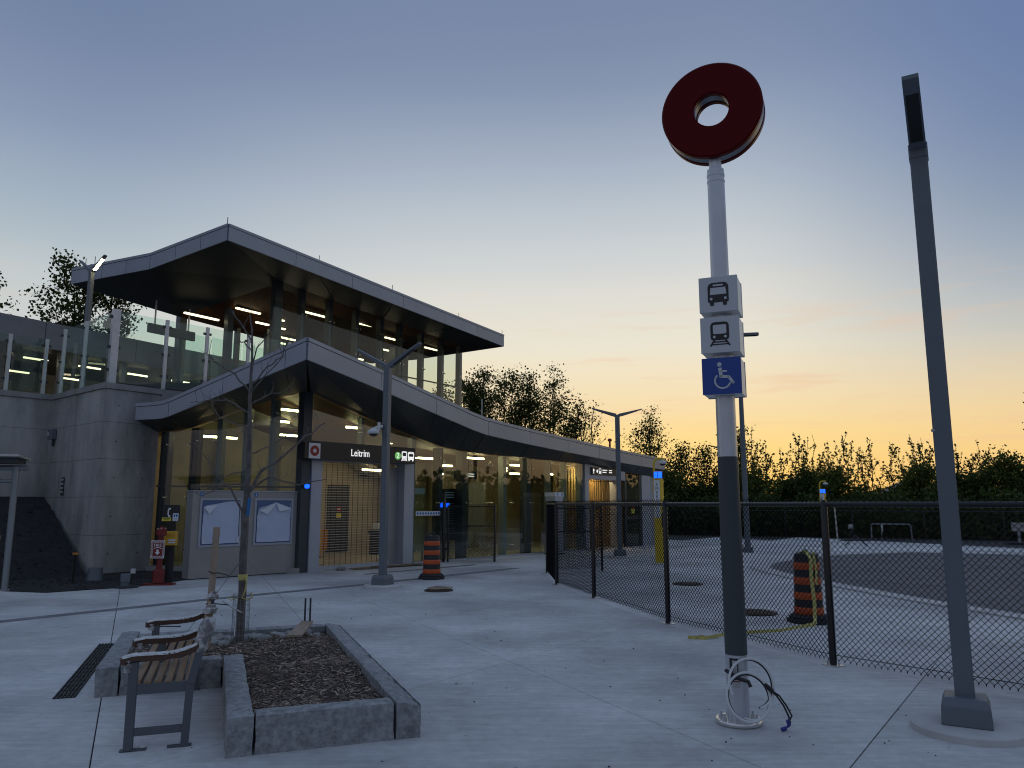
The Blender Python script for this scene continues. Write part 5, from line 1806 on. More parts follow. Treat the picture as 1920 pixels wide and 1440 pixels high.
# ================================================================== INFORMATION PANELS
PA, PB = Vector((-6.86, 16.64, 0)), Vector((-5.03, 18.4, 0))
pu = (PB - PA).normalized(); pn_ = Vector((pu.y, -pu.x, 0)); prz = math.atan2(pu.y, pu.x)
def info_panel(x0, x1, label, f0, f1, curl):
    c = PA + pu * ((x0 + x1) / 2) - pn_ * .17
    t = thing('info_panel', label, 'information board', (c.x, c.y, 0), 0, 'wrapped information boards')
    MB().box((c.x, c.y, .94), (x1 - x0, .34, 1.84), prz, bev=.006).build('cabinet', 'panel_metal', t)
    MB().box((c.x, c.y, 1.872), (x1 - x0 + .03, .37, .022), prz).build('cap', 'jamb_metal', t)
    MB().box((c.x, c.y, .012), (x1 - x0 - .06, .28, .024), prz).build('plinth', 'dark_steel', t)
    F = Face(PA + pn_ * .001, pu)
    z0, z1 = .665, 1.715
    m = MB()
    w = .045
    F.rect(m, f0, z0, f1, z0 + w, 0, .022); F.rect(m, f0, z1 - w, f1, z1, 0, .022)
    F.rect(m, f0, z0 + w, f0 + w, z1 - w, 0, .022); F.rect(m, f1 - w, z0 + w, f1, z1 - w, 0, .022)
    m.build('frame', 'jamb_metal', t)
    m = MB(); F.rect(m, f0 + w, z0 + w, f1 - w, z1 - w, 0, .003)
    m.build('screen', 'poster_back', t)
    # rumpled protective sheet, peeling at its corners
    a0, a1, b0, b1 = f0 + w + .03, f1 - w - .02, z0 + w + .03, z1 - w - .03
    NX, NZ = 22, 24
    g = MB()
    rr_ = random.Random(int(x0 * 100) + 5)
    ph = [rr_.uniform(0, 6) for _ in range(6)]
    gv = []
    for i in range(NX + 1):
        for j in range(NZ + 1):
            s, q = i / NX, j / NZ
            a = a0 + (a1 - a0) * s + .008 * math.sin(q * 9 + ph[0]) * (1 - s)
            b = b0 + (b1 - b0) * q + .006 * math.sin(s * 8 + ph[1])
            d = .010 + .003 * math.sin(s * 11 + q * 7 + ph[2]) + .002 * math.sin(s * 23 - q * 17 + ph[3])
            if curl == 'corner':
                b -= max(0, q - .7) * .34 * max(0, 1 - s * 1.6)
                d += .03 * max(0, (q - .72) / .28) * max(0, 1 - s * 1.9)
            else:
                dip = .30 * abs(s - .52) ** 0.85
                b -= max(0, q - .6) * dip * 2.2
                d += .035 * max(0, (q - .70) / .30) * (.35 + abs(s - .5))
            edge = min(s, 1 - s, q, 1 - q)
            d += .008 * max(0, .06 - edge) / .06 * (1 + math.sin(s * 30 + q * 26))
            gv.append(tuple(F.p(a, b, d + .004)))
    fs_ = [(i * (NZ + 1) + j, (i + 1) * (NZ + 1) + j, (i + 1) * (NZ + 1) + j + 1, i * (NZ + 1) + j + 1) for i in range(NX) for j in range(NZ)]
    g.add(gv, fs_)
    g.build('cover_sheet', 'poster', t, smooth=True)
    # turned-down flap and taped edges of the sheet
    m = MB()
    if curl == 'corner':
        m.poly([tuple(F.p(a0 - .005, b1 - .12, .05)), tuple(F.p(a0 + .12, b1 - .26, .06)), tuple(F.p(a0 + .30, b1 - .085, .04)), tuple(F.p(a0 + .18, b1 - .07, .03))])
        m.poly([tuple(F.p(a1 - .06, b0, .03)), tuple(F.p(a1 + .02, b0 + .01, .04)), tuple(F.p(a1 + .01, b0 + .16, .05))])
        m.poly([tuple(F.p(a0, b0 + .01, .03)), tuple(F.p(a0 + .07, b0, .04)), tuple(F.p(a0 + .01, b0 + .2, .05))])
    else:
        mid = (a0 + a1) / 2
        m.poly([tuple(F.p(mid + .02, b1 - .03, .04)), tuple(F.p(a0 + .02, b1 - .20, .06)), tuple(F.p(a0 + .22, b1 - .28, .07)), tuple(F.p(mid - .05, b1 - .14, .06))])
        m.poly([tuple(F.p(mid + .03, b1 - .03, .04)), tuple(F.p(mid + .10, b1 - .22, .07)), tuple(F.p(a1 + .01, b1 - .17, .06))])
    m.build('flap', 'film', t)
    m = MB()
    sm = .008
    F.stroke(m, [(a0, b0), (a1, b0 + .006)], sm, .018, .02); F.stroke(m, [(a1, b0), (a1 - .004, b1 - .03)], sm, .018, .02); F.stroke(m, [(a0, b0 + .02), (a0 + .01, b1 - .2)], sm, .018, .02)
    if curl == 'corner':
        F.stroke(m, [(a0 + .1, b1 - .11), (a0 + .4, b1 - .04), (a1 - .04, b1 - .01)], sm, .02, .022)
    m.build('sheet_edge', 'film', t)
    m = MB(); F.disc(m, f0 + .03, 1.795, .045, 0, .004, 0, 18)
    m.build('info_disc', 'info_blue', t)
    m = MB(); F.rect(m, f0 + .023, 1.765, f0 + .037, 1.805, .004, .006); F.disc(m, f0 + .03, 1.818, .008, .004, .006, 0, 8)
    m.build('info_letter', 'sign_white', t)
    m = MB(); F.disc(m, f1 + (.04 if curl == 'corner' else -.02), .32, .014, 0, .006, 0, 10)
    F.rect(m, f1 - .14, .28, f1 - .05, .34, 0, .003)
    m.build('lock_plate', 'panel_metal', t)
    return t
info_panel(.02, 1.17, 'left grey information board, its wrinkled pale cover sheet peeled at one corner', .18, 1.12, 'corner')
info_panel(1.23, 2.48, 'right grey information board next to the doorway, its sheet sagging from a peak', 1.42, 2.37, 'sag')

# phone post
ph = thing('phone_post', 'black post with telephone sign and yellow box, left of the information boards', 'phone post', (-7.02, 16.1, 0))
MB().box((-7.0, 16.08, .62), (.15, .10, 1.24), .3, bev=.006).build('post', 'sign_black', ph)
pf = Face((-6.98, 15.94, 1.40), (1, .12, 0))
m = MB(); pf.rect(m, -.17, -.16, .17, .17, -.03, .0)
m.build('sign_board', 'sign_black', ph)
m = MB(); pf.stroke(m, [(-.035, .10), (-.055, .06), (-.055, -.02), (-.035, -.06)], .024, 0, .003); pf.rect(m, -.05, .075, -.01, .11, 0, .0035); pf.rect(m, -.05, -.075, -.01, -.04, 0, .0035)
m.build('handset_symbol', 'sign_white', ph)
m = MB(); pf.rect(m, -.17, -.155, .01, -.085, .001, .004)
m.build('yellow_label', 'label_yellow', ph)
m = MB(); pf.rect(m, -.15, -.11, -.01, -.10, .004, .005); pf.rect(m, -.14, -.135, -.02, -.125, .004, .005)
m.build('label_lines', 'sign_black', ph)
m = MB(); pf.rect(m, .04, -.155, .15, .0, .001, .004)
m.build('white_label', 'sign_white', ph)
m = MB(); pf.rect(m, .055, -.075, .09, -.02, .004, .005); pf.rect(m, .1, -.075, .135, -.02, .004, .005); pf.rect(m, .06, -.14, .13, -.13, .004, .005); pf.rect(m, .06, -.115, .13, -.105, .004, .005)
m.build('label_print', 'info_blue', ph)
MB().box((-6.96, 15.97, .90), (.24, .12, .28), .12, bev=.01).build('yellow_box', 'box_yellow', ph)
yf = Face((-6.955, 15.905, .90), (1, .12, 0))
m = MB(); yf.rect(m, -.03, -.05, .11, -.02, 0, .003); yf.rect(m, -.03, -.10, .11, -.07, 0, .003)
m.build('box_label', 'film', ph)
m = MB()
for k in range(6):
    yf.rect(m, -.08 + k * .03, .03, -.07 + k * .03, .09, 0, .002)
m.build('box_lines', 'cart_orange', ph)

# fire standpipe with its striped sign
hy = thing('fire_standpipe', 'red standpipe post with striped FIRE arrow sign, on the gravel edge', 'fire hydrant', (-7.02, 15.62, 0))
MB().lathe([(.055, .2), (.055, .98)], (-7.02, 15.66, 0), 14).build('pipe', 'hydrant_red', hy, smooth=True)
MB().box((-7.02, 15.66, .18), (.19, .18, .26), .2, bev=.02).build('foot_box', 'hydrant_red', hy)
MB().box((-7.01, 15.66, .022), (.60, .20, .03), .12).build('base_plate', 'hydrant_red', hy)
MB().lathe([(.09, .96), (.10, .98), (.10, 1.08), (.085, 1.10), (.03, 1.12), (.02, 1.15)], (-7.02, 15.66, 0), 14).build('valve_head', 'hydrant_red', hy)
for k in range(5):
    a = R(72 * k)
    MB().lathe([(.012, 1.085), (.012, 1.115)], (-7.02 + .075 * math.cos(a), 15.66 + .075 * math.sin(a), 0), 6).build('bolt', 'galv', hy)
hf = Face((-7.03, 15.56, .70), (1, .08, 0))
m = MB(); hf.rrect(m, -.13, -.175, .13, .175, .012, -.008, 0)
hs_ = m.build('sign_plate', 'sign_white', hy)
m = MB()
def clip_stripe(m, x0):
    # slanted red stripes kept to the border band
    for (ya, yb) in ((.135, .17), (-.17, -.135)):
        k = (yb - ya) * .8
        a, b = x0, x0 + .017
        if a > -.125 and b + k < .127:
            hf.shape(m, [(a, ya), (b, ya), (b + k, yb), (a + k, yb)], 0, .002)
for i in range(8):
    clip_stripe(m, -.122 + i * .032)
for i in range(9):
    y = -.13 + i * .03
    for xa, xb in ((-.127, -.098), (.098, .127)):
        hf.shape(m, [(xa, y), (xb, y + .022), (xb, y + .038), (xa, y + .016)], 0, .002)
m.build('border_stripes', 'hydrant_red', hs_)
m = MB(); hf.rrect(m, -.094, -.131, .094, .131, .01, 0, .002)
m.build('red_field', 'hydrant_red', hs_)
text('letters', 'FIRE', .082, hf.mtx(0, .078, .003), 'sign_white', hs_)
m = MB(); hf.stroke(m, [(-.075, .012), (-.04, .03), (0, .036), (.04, .03), (.075, .012)], .012, .002, .004)
m.build('arc', 'sign_white', hs_)
m = MB(); hf.rect(m, -.02, -.055, .02, -.005, .002, .004); hf.shape(m, [(-.05, -.055), (0, -.11), (.05, -.055)], .002, .004)
m.build('arrow', 'sign_white', hs_)

# ground spotlight, bucket, marker stakes in the gravel
sp = thing('ground_spotlight', 'low dark floodlight on a flat base beside the red standpipe', 'floodlight', (-7.42, 15.2, 0))
MB().lathe([(.22, 0), (.22, .02)], (-7.42, 15.2, .012), 18).build('base', 'dark_steel', sp)
MB().box((-7.44, 15.18, .19), (.17, .10, .15), .4, bev=.012).build('housing', 'lamp_grey', sp)
MB().box((-7.44, 15.18, .075), (.14, .05, .09), .4).build('bracket', 'lamp_grey', sp)
MB().tube([(-7.36, 15.22, .1), (-7.30, 15.24, .25), (-7.32, 15.23, .33)], .012).build('cable', 'cable_black', sp)
MB().box((-7.325, 15.23, .31), (.08, .05, .09), .2).build('clamp', 'silver_sticker', sp)
bu = thing('bucket', 'dark upturned bucket on the gravel below the wall corner', 'bucket', (-8.7, 16.45, .01))
MB().lathe([(.17, .0), (.165, .02), (.135, .26), (.12, .27)], (-8.7, 16.45, .012), 18).build('body', 'lamp_grey', bu, smooth=True)
MB().lathe([(.175, .0), (.175, .02)], (-8.7, 16.45, .013), 18).build('rim', 'lamp_grey', bu)
k1 = thing('survey_stake', 'short pale wooden stake leaning on the dark gravel bank', 'stake', (-10.5, 15.5, .5))
MB().beam((-10.62, 16.1, .45), (-10.58, 16.15, .95), .05, .03).build('stick', 'stake_wood', k1)
MB().beam((-10.60, 16.11, .93), (-10.575, 16.14, 1.02), .052, .032).build('painted_tip', 'hydrant_red', k1)
k2 = thing('survey_stake', 'dark stake with orange ribbon standing before the wall corner', 'stake', (-8.82, 15.85, 0))
MB().beam((-8.82, 15.85, .01), (-8.82, 15.86, .62), .035, .025).build('stick', 'far_bark', k2)
MB().box((-8.80, 15.83, .60), (.11, .02, .04), .2).build('ribbon', 'cart_orange', k2)

# ================================================================== BIKE SHELTER at the left edge
sh = thing('bike_shelter', 'grey pipe framed shelter with flat roof at the left edge, before the gravel bank', 'shelter', (-9.44, 14.7, 0))
MB().tube([(-9.44, 14.7, .0), (-9.44, 14.7, 2.30)], .058, 14).build('post', 'steel_post', sh, smooth=True)
MB().tube([(-12.2, 14.05, .0), (-12.2, 14.05, 2.30)], .058, 14).build('post', 'steel_post', sh, smooth=True)
MB().tube([(-9.25, 14.75, 2.27), (-12.4, 14.0, 2.27)], .05, 12).build('beam', 'steel_post', sh, smooth=True)
MB().tube([(-9.44, 14.7, 2.02), (-12.2, 14.05, 2.02)], .035, 10).build('rail', 'steel_post', sh, smooth=True)
MB().slab([(-9.13, 14.25, 2.46), (-12.6, 13.4, 2.46), (-12.8, 14.1, 2.42), (-9.33, 14.95, 2.42)], (0, 0, .045)).build('roof', 'galv', sh)
MB().slab([(-9.26, 14.42, 2.34), (-12.5, 13.65, 2.34), (-12.6, 14.05, 2.34), (-9.36, 14.85, 2.34)], (0, 0, .11)).build('roof_beam', 'dark_steel', sh)
MB().box((-9.44, 14.7, .008), (.24, .24, .016), .2).build('base_plate', 'plate_steel', sh)

# ================================================================== PLANTER
p1 = Vector((.934, .356, 0)); p2 = Vector((-.356, .934, 0)); PO = Vector((-.63, 5.64, 0))
def pp(a, b, z=0.0):
    v = PO + p1 * a + p2 * b
    return (v.x, v.y, z)
pl = thing('planter', 'L shaped planter bed edged with rough grey stone blocks', 'planter', tuple(PO))
prz2 = math.atan2(p1.y, p1.x)
def stone_block(a0, b0, a1, b1, h=.25, rough=(0, 0), seed=0, z0=-.01):
    """split-faced kerb stone: subdivided box, worn edges and chipped faces"""
    r_ = random.Random(seed)
    la, lb = a1 - a0, b1 - b0
    na, nb_, nz_ = max(2, int(la / .045)), max(2, int(lb / .045)), 6
    bm = bmesh.new()
    bmesh.ops.create_cube(bm, size=1.0)
    bmesh.ops.subdivide_edges(bm, edges=[e for e in bm.edges if abs(e.verts[0].co.x - e.verts[1].co.x) > .5], cuts=min(na, 46), use_grid_fill=True)
    bmesh.ops.subdivide_edges(bm, edges=[e for e in bm.edges if abs(e.verts[0].co.y - e.verts[1].co.y) > .5], cuts=min(nb_, 46), use_grid_fill=True)
    bmesh.ops.subdivide_edges(bm, edges=[e for e in bm.edges if abs(e.verts[0].co.z - e.verts[1].co.z) > .5], cuts=nz_, use_grid_fill=True)
    from mathutils import noise
    for v in bm.verts:
        x, y, z = v.co
        a, b, c = a0 + (x + .5) * la, b0 + (y + .5) * lb, z0 + (z + .5) * (h - z0)
        n1 = noise.noise(Vector((a * 7 + seed, b * 7, c * 9)))
        n2 = noise.noise(Vector((a * 24, b * 24 + seed, c * 24)))
        ex, ey = min(a - a0, a1 - a), min(b - b0, b1 - b)
        k = .010 + .006 * n1 + .004 * n2
        if abs(z) > .499 and z > 0:
            c += .006 * n1 + .004 * n2
            lowr = 0
            if rough[0] > 0 and a1 - a < .13:
                lowr = rough[0] * (1 - (a1 - a) / .13)
            c -= lowr * (.5 + .6 * abs(n1) + .5 * abs(n2))
            if min(ex, ey) < 1e-5:
                c -= abs(k)
        if abs(x) > .499:
            a -= math.copysign(.006 + .008 * n1 + .004 * n2, x) * (1 if rough[0] or True else 0)
        if abs(y) > .499:
            b -= math.copysign(.003 + .005 * n1 + .003 * n2, y)
        v.co = pp(a, b, c)
    me = bpy.data.meshes.new('stone_block')
    bmesh.ops.recalc_face_normals(bm, faces=bm.faces)
    bm.to_mesh(me); bm.free()
    me.polygons.foreach_set('use_smooth', [True] * len(me.polygons))
    try:
        me.set_sharp_from_angle(angle=R(50))
    except Exception:
        pass
    me.materials.append(MATS['stone'])
    o = bpy.data.objects.new('stone_block', me)
    col.objects.link(o)
    hang(o, pl)
    return o
W = .18
stone_block(-1.105, -.005, -.19, W - .01, seed=1)                         # front
for k, (b0, b1) in enumerate(((-.01, .95), (.955, 1.9), (1.905, 2.85), (2.855, 3.80))):   # long right side, broken outer edge
    stone_block(-.185, b0, 0, b1, rough=(.06, 0), seed=10 + k)
for k, (b0, b1) in enumerate(((-.01, 1.05), (1.055, 2.21))):           # notch side
    stone_block(-1.285, b0, -1.11, b1, seed=20 + k)
stone_block(-2.10, 2.03, -1.29, 2.21, seed=30)                          # back of the notch
for k, (b0, b1) in enumerate(((2.02, 3.0), (3.005, 4.0))):
    stone_block(-2.29, b0, -2.105, b1, h=.24, seed=40 + k)
for k, (a0, a1) in enumerate(((-2.10, -1.15), (-1.145, -.19))):
    o = stone_block(a0, 3.66, a1, 3.84, h=.24, seed=50 + k)
soil = MB()
r5 = random.Random(9)
def soil_z(a, b):
    return .165 + .02 * math.sin(a * 3 + b) + .012 * math.sin(b * 5)
def in_bed(a, b):
    return (-2.1 < a < -.185 and 2.2 < b < 3.66) or (-1.105 < a < -.185 and .17 < b < 2.25)
sv, sf = [], []
NA, NBb = 40, 72
for i in range(NA + 1):
    for j in range(NBb + 1):
        a, b = -2.12 + 1.95 * i / NA, .15 + 3.55 * j / NBb
        sv.append(pp(a, b, soil_z(a, b) + r5.uniform(-.008, .008)))
for i in range(NA):
    for j in range(NBb):
        a, b = -2.12 + 1.95 * (i + .5) / NA, .15 + 3.55 * (j + .5) / NBb
        if a < -1.12 and b < 2.18:
            continue
        sf.append((i * (NBb + 1) + j, (i + 1) * (NBb + 1) + j, (i + 1) * (NBb + 1) + j + 1, i * (NBb + 1) + j + 1))
soil.add(sv, sf)
soil.build('soil', 'mulch', pl)
chips = [MB(), MB(), MB()]
nchip = 0
while nchip < 9000:
    a, b = r5.uniform(-2.1, -.19), r5.uniform(.18, 3.65)
    if not in_bed(a, b):
        continue
    nchip += 1
    L, w = r5.uniform(.02, .075), r5.uniform(.006, .014)
    an, ti = r5.uniform(0, math.pi), r5.uniform(-.35, .35)
    c = Vector(pp(a, b, soil_z(a, b) + r5.uniform(.0, .018)))
    d = Vector((math.cos(an) * math.cos(ti), math.sin(an) * math.cos(ti), math.sin(ti))) * L / 2
    k = Vector((-math.sin(an), math.cos(an), r5.uniform(-.3, .3))) * w / 2
    h = Vector((0, 0, .004))
    q_ = r5.random()
    mbk = chips[1 if q_ < .16 else (2 if q_ < .6 else 0)]
    mbk.add([tuple(c - d - k), tuple(c + d - k * .4), tuple(c + d + k * .6), tuple(c - d + k), tuple(c + h)], [(0, 1, 4), (1, 2, 4), (2, 3, 4), (3, 0, 4)])
tag(chips[0].build('wood_chips', 'chip_dark', pl), kind='stuff')
tag(chips[2].build('wood_chips', 'chip_mid', pl), kind='stuff')
tag(chips[1].build('wood_chips', 'chip_pale', pl), kind='stuff')
# broken stones along the back of the bed
for k in range(46):
    a = r5.uniform(-2.0, -.3)
    b = 3.64 - abs(r5.gauss(0, .16)) - .03
    s = r5.uniform(.03, .085)
    bm = bmesh.new()
    bmesh.ops.create_icosphere(bm, subdivisions=1, radius=s)
    for v in bm.verts:
        v.co *= r5.uniform(.7, 1.2)
        v.co.z *= .7
    me = bpy.data.meshes.new('rock'); 
    c = Vector(pp(a, b, soil_z(a, b) + s * .25))
    for v in bm.verts:
        v.co += c
    bm.to_mesh(me); bm.free()
    me.materials.append(MATS['rock'])
    o = bpy.data.objects.new('rock', me); col.objects.link(o); hang(o, pl)

# post anchor and its board leaning at the back of the bed
an_ = thing('steel_anchor', 'forked steel post anchor with a weathered board at the back of the planter', 'post anchor', (-2.25, 8.75, .2))
for dx in (-.028, .028):
    MB().box((-2.245 + dx, 8.72, .43), (.018, .05, .28), .3).build('prong', 'dark_steel', an_)
MB().box((-2.245, 8.72, .30), (.075, .05, .05), .3).build('base_plate', 'dark_steel', an_)
MB().slab([(-2.36, 8.35, .215), (-2.21, 8.40, .215), (-2.18, 8.72, .31), (-2.30, 8.68, .31)], (0, 0, .02)).build('board', 'stake_wood', an_)

# trench drain grate left of the planter
dg = thing('drain_grate', 'long dark slotted drain grate in the paving left of the planter', 'drain', (-4.2, 7.9, 0))
g0, g1 = Vector((-3.72, 6.70, 0)), Vector((-4.66, 9.2, 0))
gd = (g1 - g0).normalized(); gn = Vector((gd.y, -gd.x, 0))
MB().slab([tuple(g0 - gn * .085 + Vector((0, 0, .001))), tuple(g0 + gn * .085 + Vector((0, 0, .001))), tuple(g1 + gn * .085 + Vector((0, 0, .001))), tuple(g1 - gn * .085 + Vector((0, 0, .001)))], (0, 0, .003)).build('channel', 'shade_dark', dg)
for k in range(6):
    o_ = gn * (-.075 + .03 * k)
    MB().beam(tuple(g0 + o_ + Vector((0, 0, .008))), tuple(g1 + o_ + Vector((0, 0, .008))), .012, .008).build('bar', 'grate', dg)
cr = MB()
L = (g1 - g0).length
for k in range(14):
    c = g0 + gd * (L * (k + .5) / 14)
    cr.beam(tuple(c - gn * .083 + Vector((0, 0, .0065))), tuple(c + gn * .083 + Vector((0, 0, .0065))), .012, .006)
tag(cr.build('cross_bars', 'grate', dg), kind='stuff')

# ================================================================== BENCH
bn = thing('bench', 'slatted wooden bench with grey steel ends, its arms wrapped in white plastic', 'bench', (-2.53, 5.32, 0), R(20.0))
BL = 1.66
def L_(m, name, mat, **k):
    return m.build(name, mat, bn, local=True, **k)
def end_frame(y):
    m = MB(); m.box((.02, y, .29), (.058, .05, .58), 0, bev=.004)
    L_(m, 'front_leg', 'bench_frame')
    m = MB(); m.beam((.36, y, 0), (.375, y, .40), .05, .058, up=(0, 1, 0)); m.beam((.375, y, .395), (.47, y, .80), .05, .058, up=(0, 1, 0))
    L_(m, 'rear_leg', 'bench_frame')
    m = MB(); m.box((.20, y, .115), (.32, .035, .045), 0, bev=.003)
    L_(m, 'stretcher', 'bench_frame')
    m = MB(); m.box((.20, y, .385), (.33, .035, .065), 0, bev=.003)
    L_(m, 'seat_rail', 'bench_frame')
    m = MB(); m.box((.05, y, .005), (.16, .05, .01)); m.box((.33, y, .005), (.15, .05, .01))
    L_(m, 'foot_plate', 'bench_frame')
for y in (0.0, BL):
    end_frame(y)
m = MB(); m.box((.14, BL * .42, .50), (.05, .04, .16), 0, bev=.003)
L_(m, 'arm_post', 'bench_frame')
for y in (0.05, BL - .05):
    pass
m = MB(); m.box((.07, BL / 2, .385), (.03, BL - .04, .05))
L_(m, 'long_rail', 'bench_frame')
m = MB(); m.box((.35, BL / 2, .385), (.03, BL - .04, .05))
L_(m, 'long_rail', 'bench_frame')
for k in range(6):
    m = MB(); m.box((.045 + k * .064, BL / 2, .428 - .004 * k), (.047, BL + .02, .022), 0, bev=.004)
    L_(m, 'seat_slat', 'bench_wood')
for k in range(4):
    z = .50 + k * .075
    m = MB(); m.beam((.388 + k * .017, -.0, z), (.388 + k * .017, BL, z), .022, .055, up=(.2, 0, 1))
    L_(m, 'back_slat', 'bench_wood')
def arm(y):
    m = MB()
    pts = [(-.035, .588), (.02, .602), (.20, .606), (.32, .618), (.39, .645), (.425, .665)]
    for (xa, za), (xb, zb) in zip(pts, pts[1:]):
        m.hexa([(xa, y - .03, za - .042), (xb, y - .03, zb - .042), (xb, y + .03, zb - .042), (xa, y + .03, za - .042)],
               [(xa, y - .03, za), (xb, y - .03, zb), (xb, y + .03, zb), (xa, y + .03, za)])
    m.lathe([(.03, -.042), (.03, 0)], (-.035, y, .588), 12)
    o = L_(m, 'armrest', 'arm_wood')
    # crumpled wrap over the arm
    rw = random.Random(int(y * 100) + 3)
    m = MB()
    rings = []
    n = 30
    for i in range(n + 1):
        s = i / n
        x = -.05 + s * .475
        z = .588 + (.014 * min(1, (x + .05) / .07)) + (0 if x < .2 else .06 * ((x - .2) / .225) ** 2)
        ring_ = []
        for j in range(9):
            an = R(12 + 156 * j / 8)
            rr_ = 1 + rw.uniform(-.14, .14)
            ring_.append((x + rw.uniform(-.004, .004), y + .034 * rr_ * math.cos(an), z - .006 + .020 * rr_ * math.sin(an)))
        rings.append(ring_)
    vs = [p for r_ in rings for p in r_]
    fs_ = [(i * 9 + j, i * 9 + j + 1, (i + 1) * 9 + j + 1, (i + 1) * 9 + j) for i in range(n) for j in range(8)]
    m.add(vs, fs_)
    m.build('plastic_wrap', 'wrap', o, smooth=True, local=True)
    return o
for y in (0.0, BL * .42, BL):
    arm(y)
for y, h in ((0.0, .80), (BL * .42, .79), (BL, .80)):
    rw = random.Random(int(y * 77) + 1)
    m = MB()
    n = 12
    rings = []
    for i in range(n + 1):
        s = i / n
        if y > 0:
            s = .72 + .28 * s
        z = .60 + s * .225
        x = .375 + (z - .395) * .235
        ring_ = []
        for j in range(10):
            an = 2 * math.pi * j / 10
            rr_ = (1 + rw.uniform(-.12, .12)) * (1.0 if s < .92 else .75) * (1.12 if .35 < s < .9 else .92)
            ring_.append((x + .045 * rr_ * math.cos(an), y + .040 * rr_ * math.sin(an), z))
        rings.append(ring_)
    vs = [p for r_ in rings for p in r_]
    fs_ = [(i * 10 + j, i * 10 + (j + 1) % 10, (i + 1) * 10 + (j + 1) % 10, (i + 1) * 10 + j) for i in range(n) for j in range(10)]
    fs_.append(tuple(n * 10 + j for j in range(10)))
    m.add(vs, fs_)
    L_(m, 'post_wrap', 'wrap_film', smooth=True)
    if y == BL * .42:
        m = MB(); m.beam((.375, y, .36), (.47, y, .80), .05, .058, up=(0, 1, 0))
        L_(m, 'back_post', 'bench_wood')
for y in (0.0, BL * .42, BL):
    m = MB()
    rw = random.Random(int(y * 31) + 9)
    rings = []
    for i in range(9):
        z = .575 - i * (.007 if y != 0 else .010)
        ring_ = [(.0 - .012 + .036 * (1 + rw.uniform(-.2, .2)) * math.cos(2 * math.pi * j / 9) * (1 - .03 * i), y + .034 * (1 + rw.uniform(-.2, .2)) * math.sin(2 * math.pi * j / 9), z) for j in range(9)]
        rings.append(ring_)
    m.add([p for r_ in rings for p in r_], [(i * 9 + j, i * 9 + (j + 1) % 9, (i + 1) * 9 + (j + 1) % 9, (i + 1) * 9 + j) for i in range(8) for j in range(9)])
    L_(m, 'leg_wrap', 'wrap_film', smooth=True)
m = MB(); m.tube([(-.03, 0, .565), (.06, .03, .57), (.06, -.03, .565), (-.03, -.03, .56)], .005, 5)
L_(m, 'cable_tie', 'cable_black')
m = MB(); m.tube([(.41, BL, .72), (.50, BL + .02, .715), (.60, BL + .03, .70)], .005, 5)
L_(m, 'cable_tie', 'cable_black')
m = MB(); m.tube([(.02, BL, .55), (.12, BL - .04, .55), (.22, BL - .05, .545)], .005, 5)
L_(m, 'cable_tie', 'cable_black')
m = MB(); m.lathe([(.02, 0), (.025, .012), (.012, .024)], (.105, .03, .0), 7)
L_(m, 'foot_shim', 'wrap')

# ================================================================== FAR SIDE OF THE BUS LOOP
rk = thing('bike_rack', 'long low pale pipe hoop rail before the far fence', 'rail', (17.0, 35.4, 0))
MB().tube([(16.25, 35.35, 0), (16.27, 35.35, .62), (16.32, 35.33, .68), (17.62, 34.65, .68), (17.68, 34.62, .62), (17.7, 34.6, 0)], .03, 8).build('hoop', 'steel_post', rk, smooth=True)
MB().tube([(16.6, 35.1, .02), (16.6, 35.1, .66)], .02, 6).build('upright', 'steel_post', rk)
MB().box((16.62, 35.08, .52), (.05, .05, .34), .3).build('tag', 'sign_white', rk)
af = thing('barricade', 'small folding sign frame standing left of the pipe rail', 'barricade', (12.9, 29.6, 0))
MB().beam((12.6, 29.7, 0), (12.95, 29.5, .42), .05, .04).build('leg', 'dark_steel', af)
MB().beam((13.3, 29.3, 0), (12.95, 29.5, .42), .05, .04).build('leg', 'dark_steel', af)
MB().beam((12.5, 29.75, .22), (13.35, 29.25, .22), .05, .05).build('crossbar', 'dark_steel', af)
MB().beam((12.75, 29.6, .40), (12.9, 29.5, .72), .03, .02).build('arm', 'dark_steel', af)
MB().box((12.82, 29.55, .74), (.18, .03, .16), -.4).build('sign', 'inner_grey', af)
s1_ = thing('road_sign', 'small plate sign on a post beyond the bus loop at the right edge', 'sign', (20.1, 31.0, 0))
MB().box((20.1, 31.0, .3), (.10, .06, .56), -.5).build('post', 'steel_post', s1_)
MB().box((20.06, 30.95, .68), (.46, .04, .34), -.5, bev=.0).build('plate', 'inner_grey', s1_)
MB().box((20.1, 31.0, .03), (.9, .4, .06), -.5).build('base', 'rubber', s1_)
s2_ = thing('marker_post', 'thin pale marker post right of the distant emergency tower', 'post', (12.9, 30.9, 0))
MB().tube([(12.78, 30.7, 0), (12.72, 30.7, 1.62)], .03, 8).build('tube', 'galv', s2_, smooth=True)
MB().box((12.72, 30.69, 1.55), (.10, .03, .14), -.4).build('plate', 'film', s2_)
hb = thing('house', 'pale blue house with dark gable showing through the bushes beyond the fence', 'house', (29.5, 60.0, 0))
MB().slab([(28.5, 59.2, 0), (31.6, 58.2, 0), (33.2, 63, 0), (30.1, 64, 0)], (0, 0, 2.3)).build('wall', 'house_wall', hb)
MB().hexa([(28.2, 59.0, 2.3), (31.8, 57.9, 2.3), (33.5, 63.1, 2.3), (29.9, 64.3, 2.3)], [(30.0, 58.45, 3.3), (30.05, 58.4, 3.3), (31.75, 63.6, 3.3), (31.7, 63.7, 3.3)]).build('roof', 'house_roof', hb)
F = Face((28.5, 59.2, 1.2), (3.1, -1.0, 0))
m = MB(); F.rect(m, .5, -.1, 1.3, .7, 0, .03); F.rect(m, 1.9, -.1, 2.7, .7, 0, .03)
m.build('window', 'sign_white', hb)
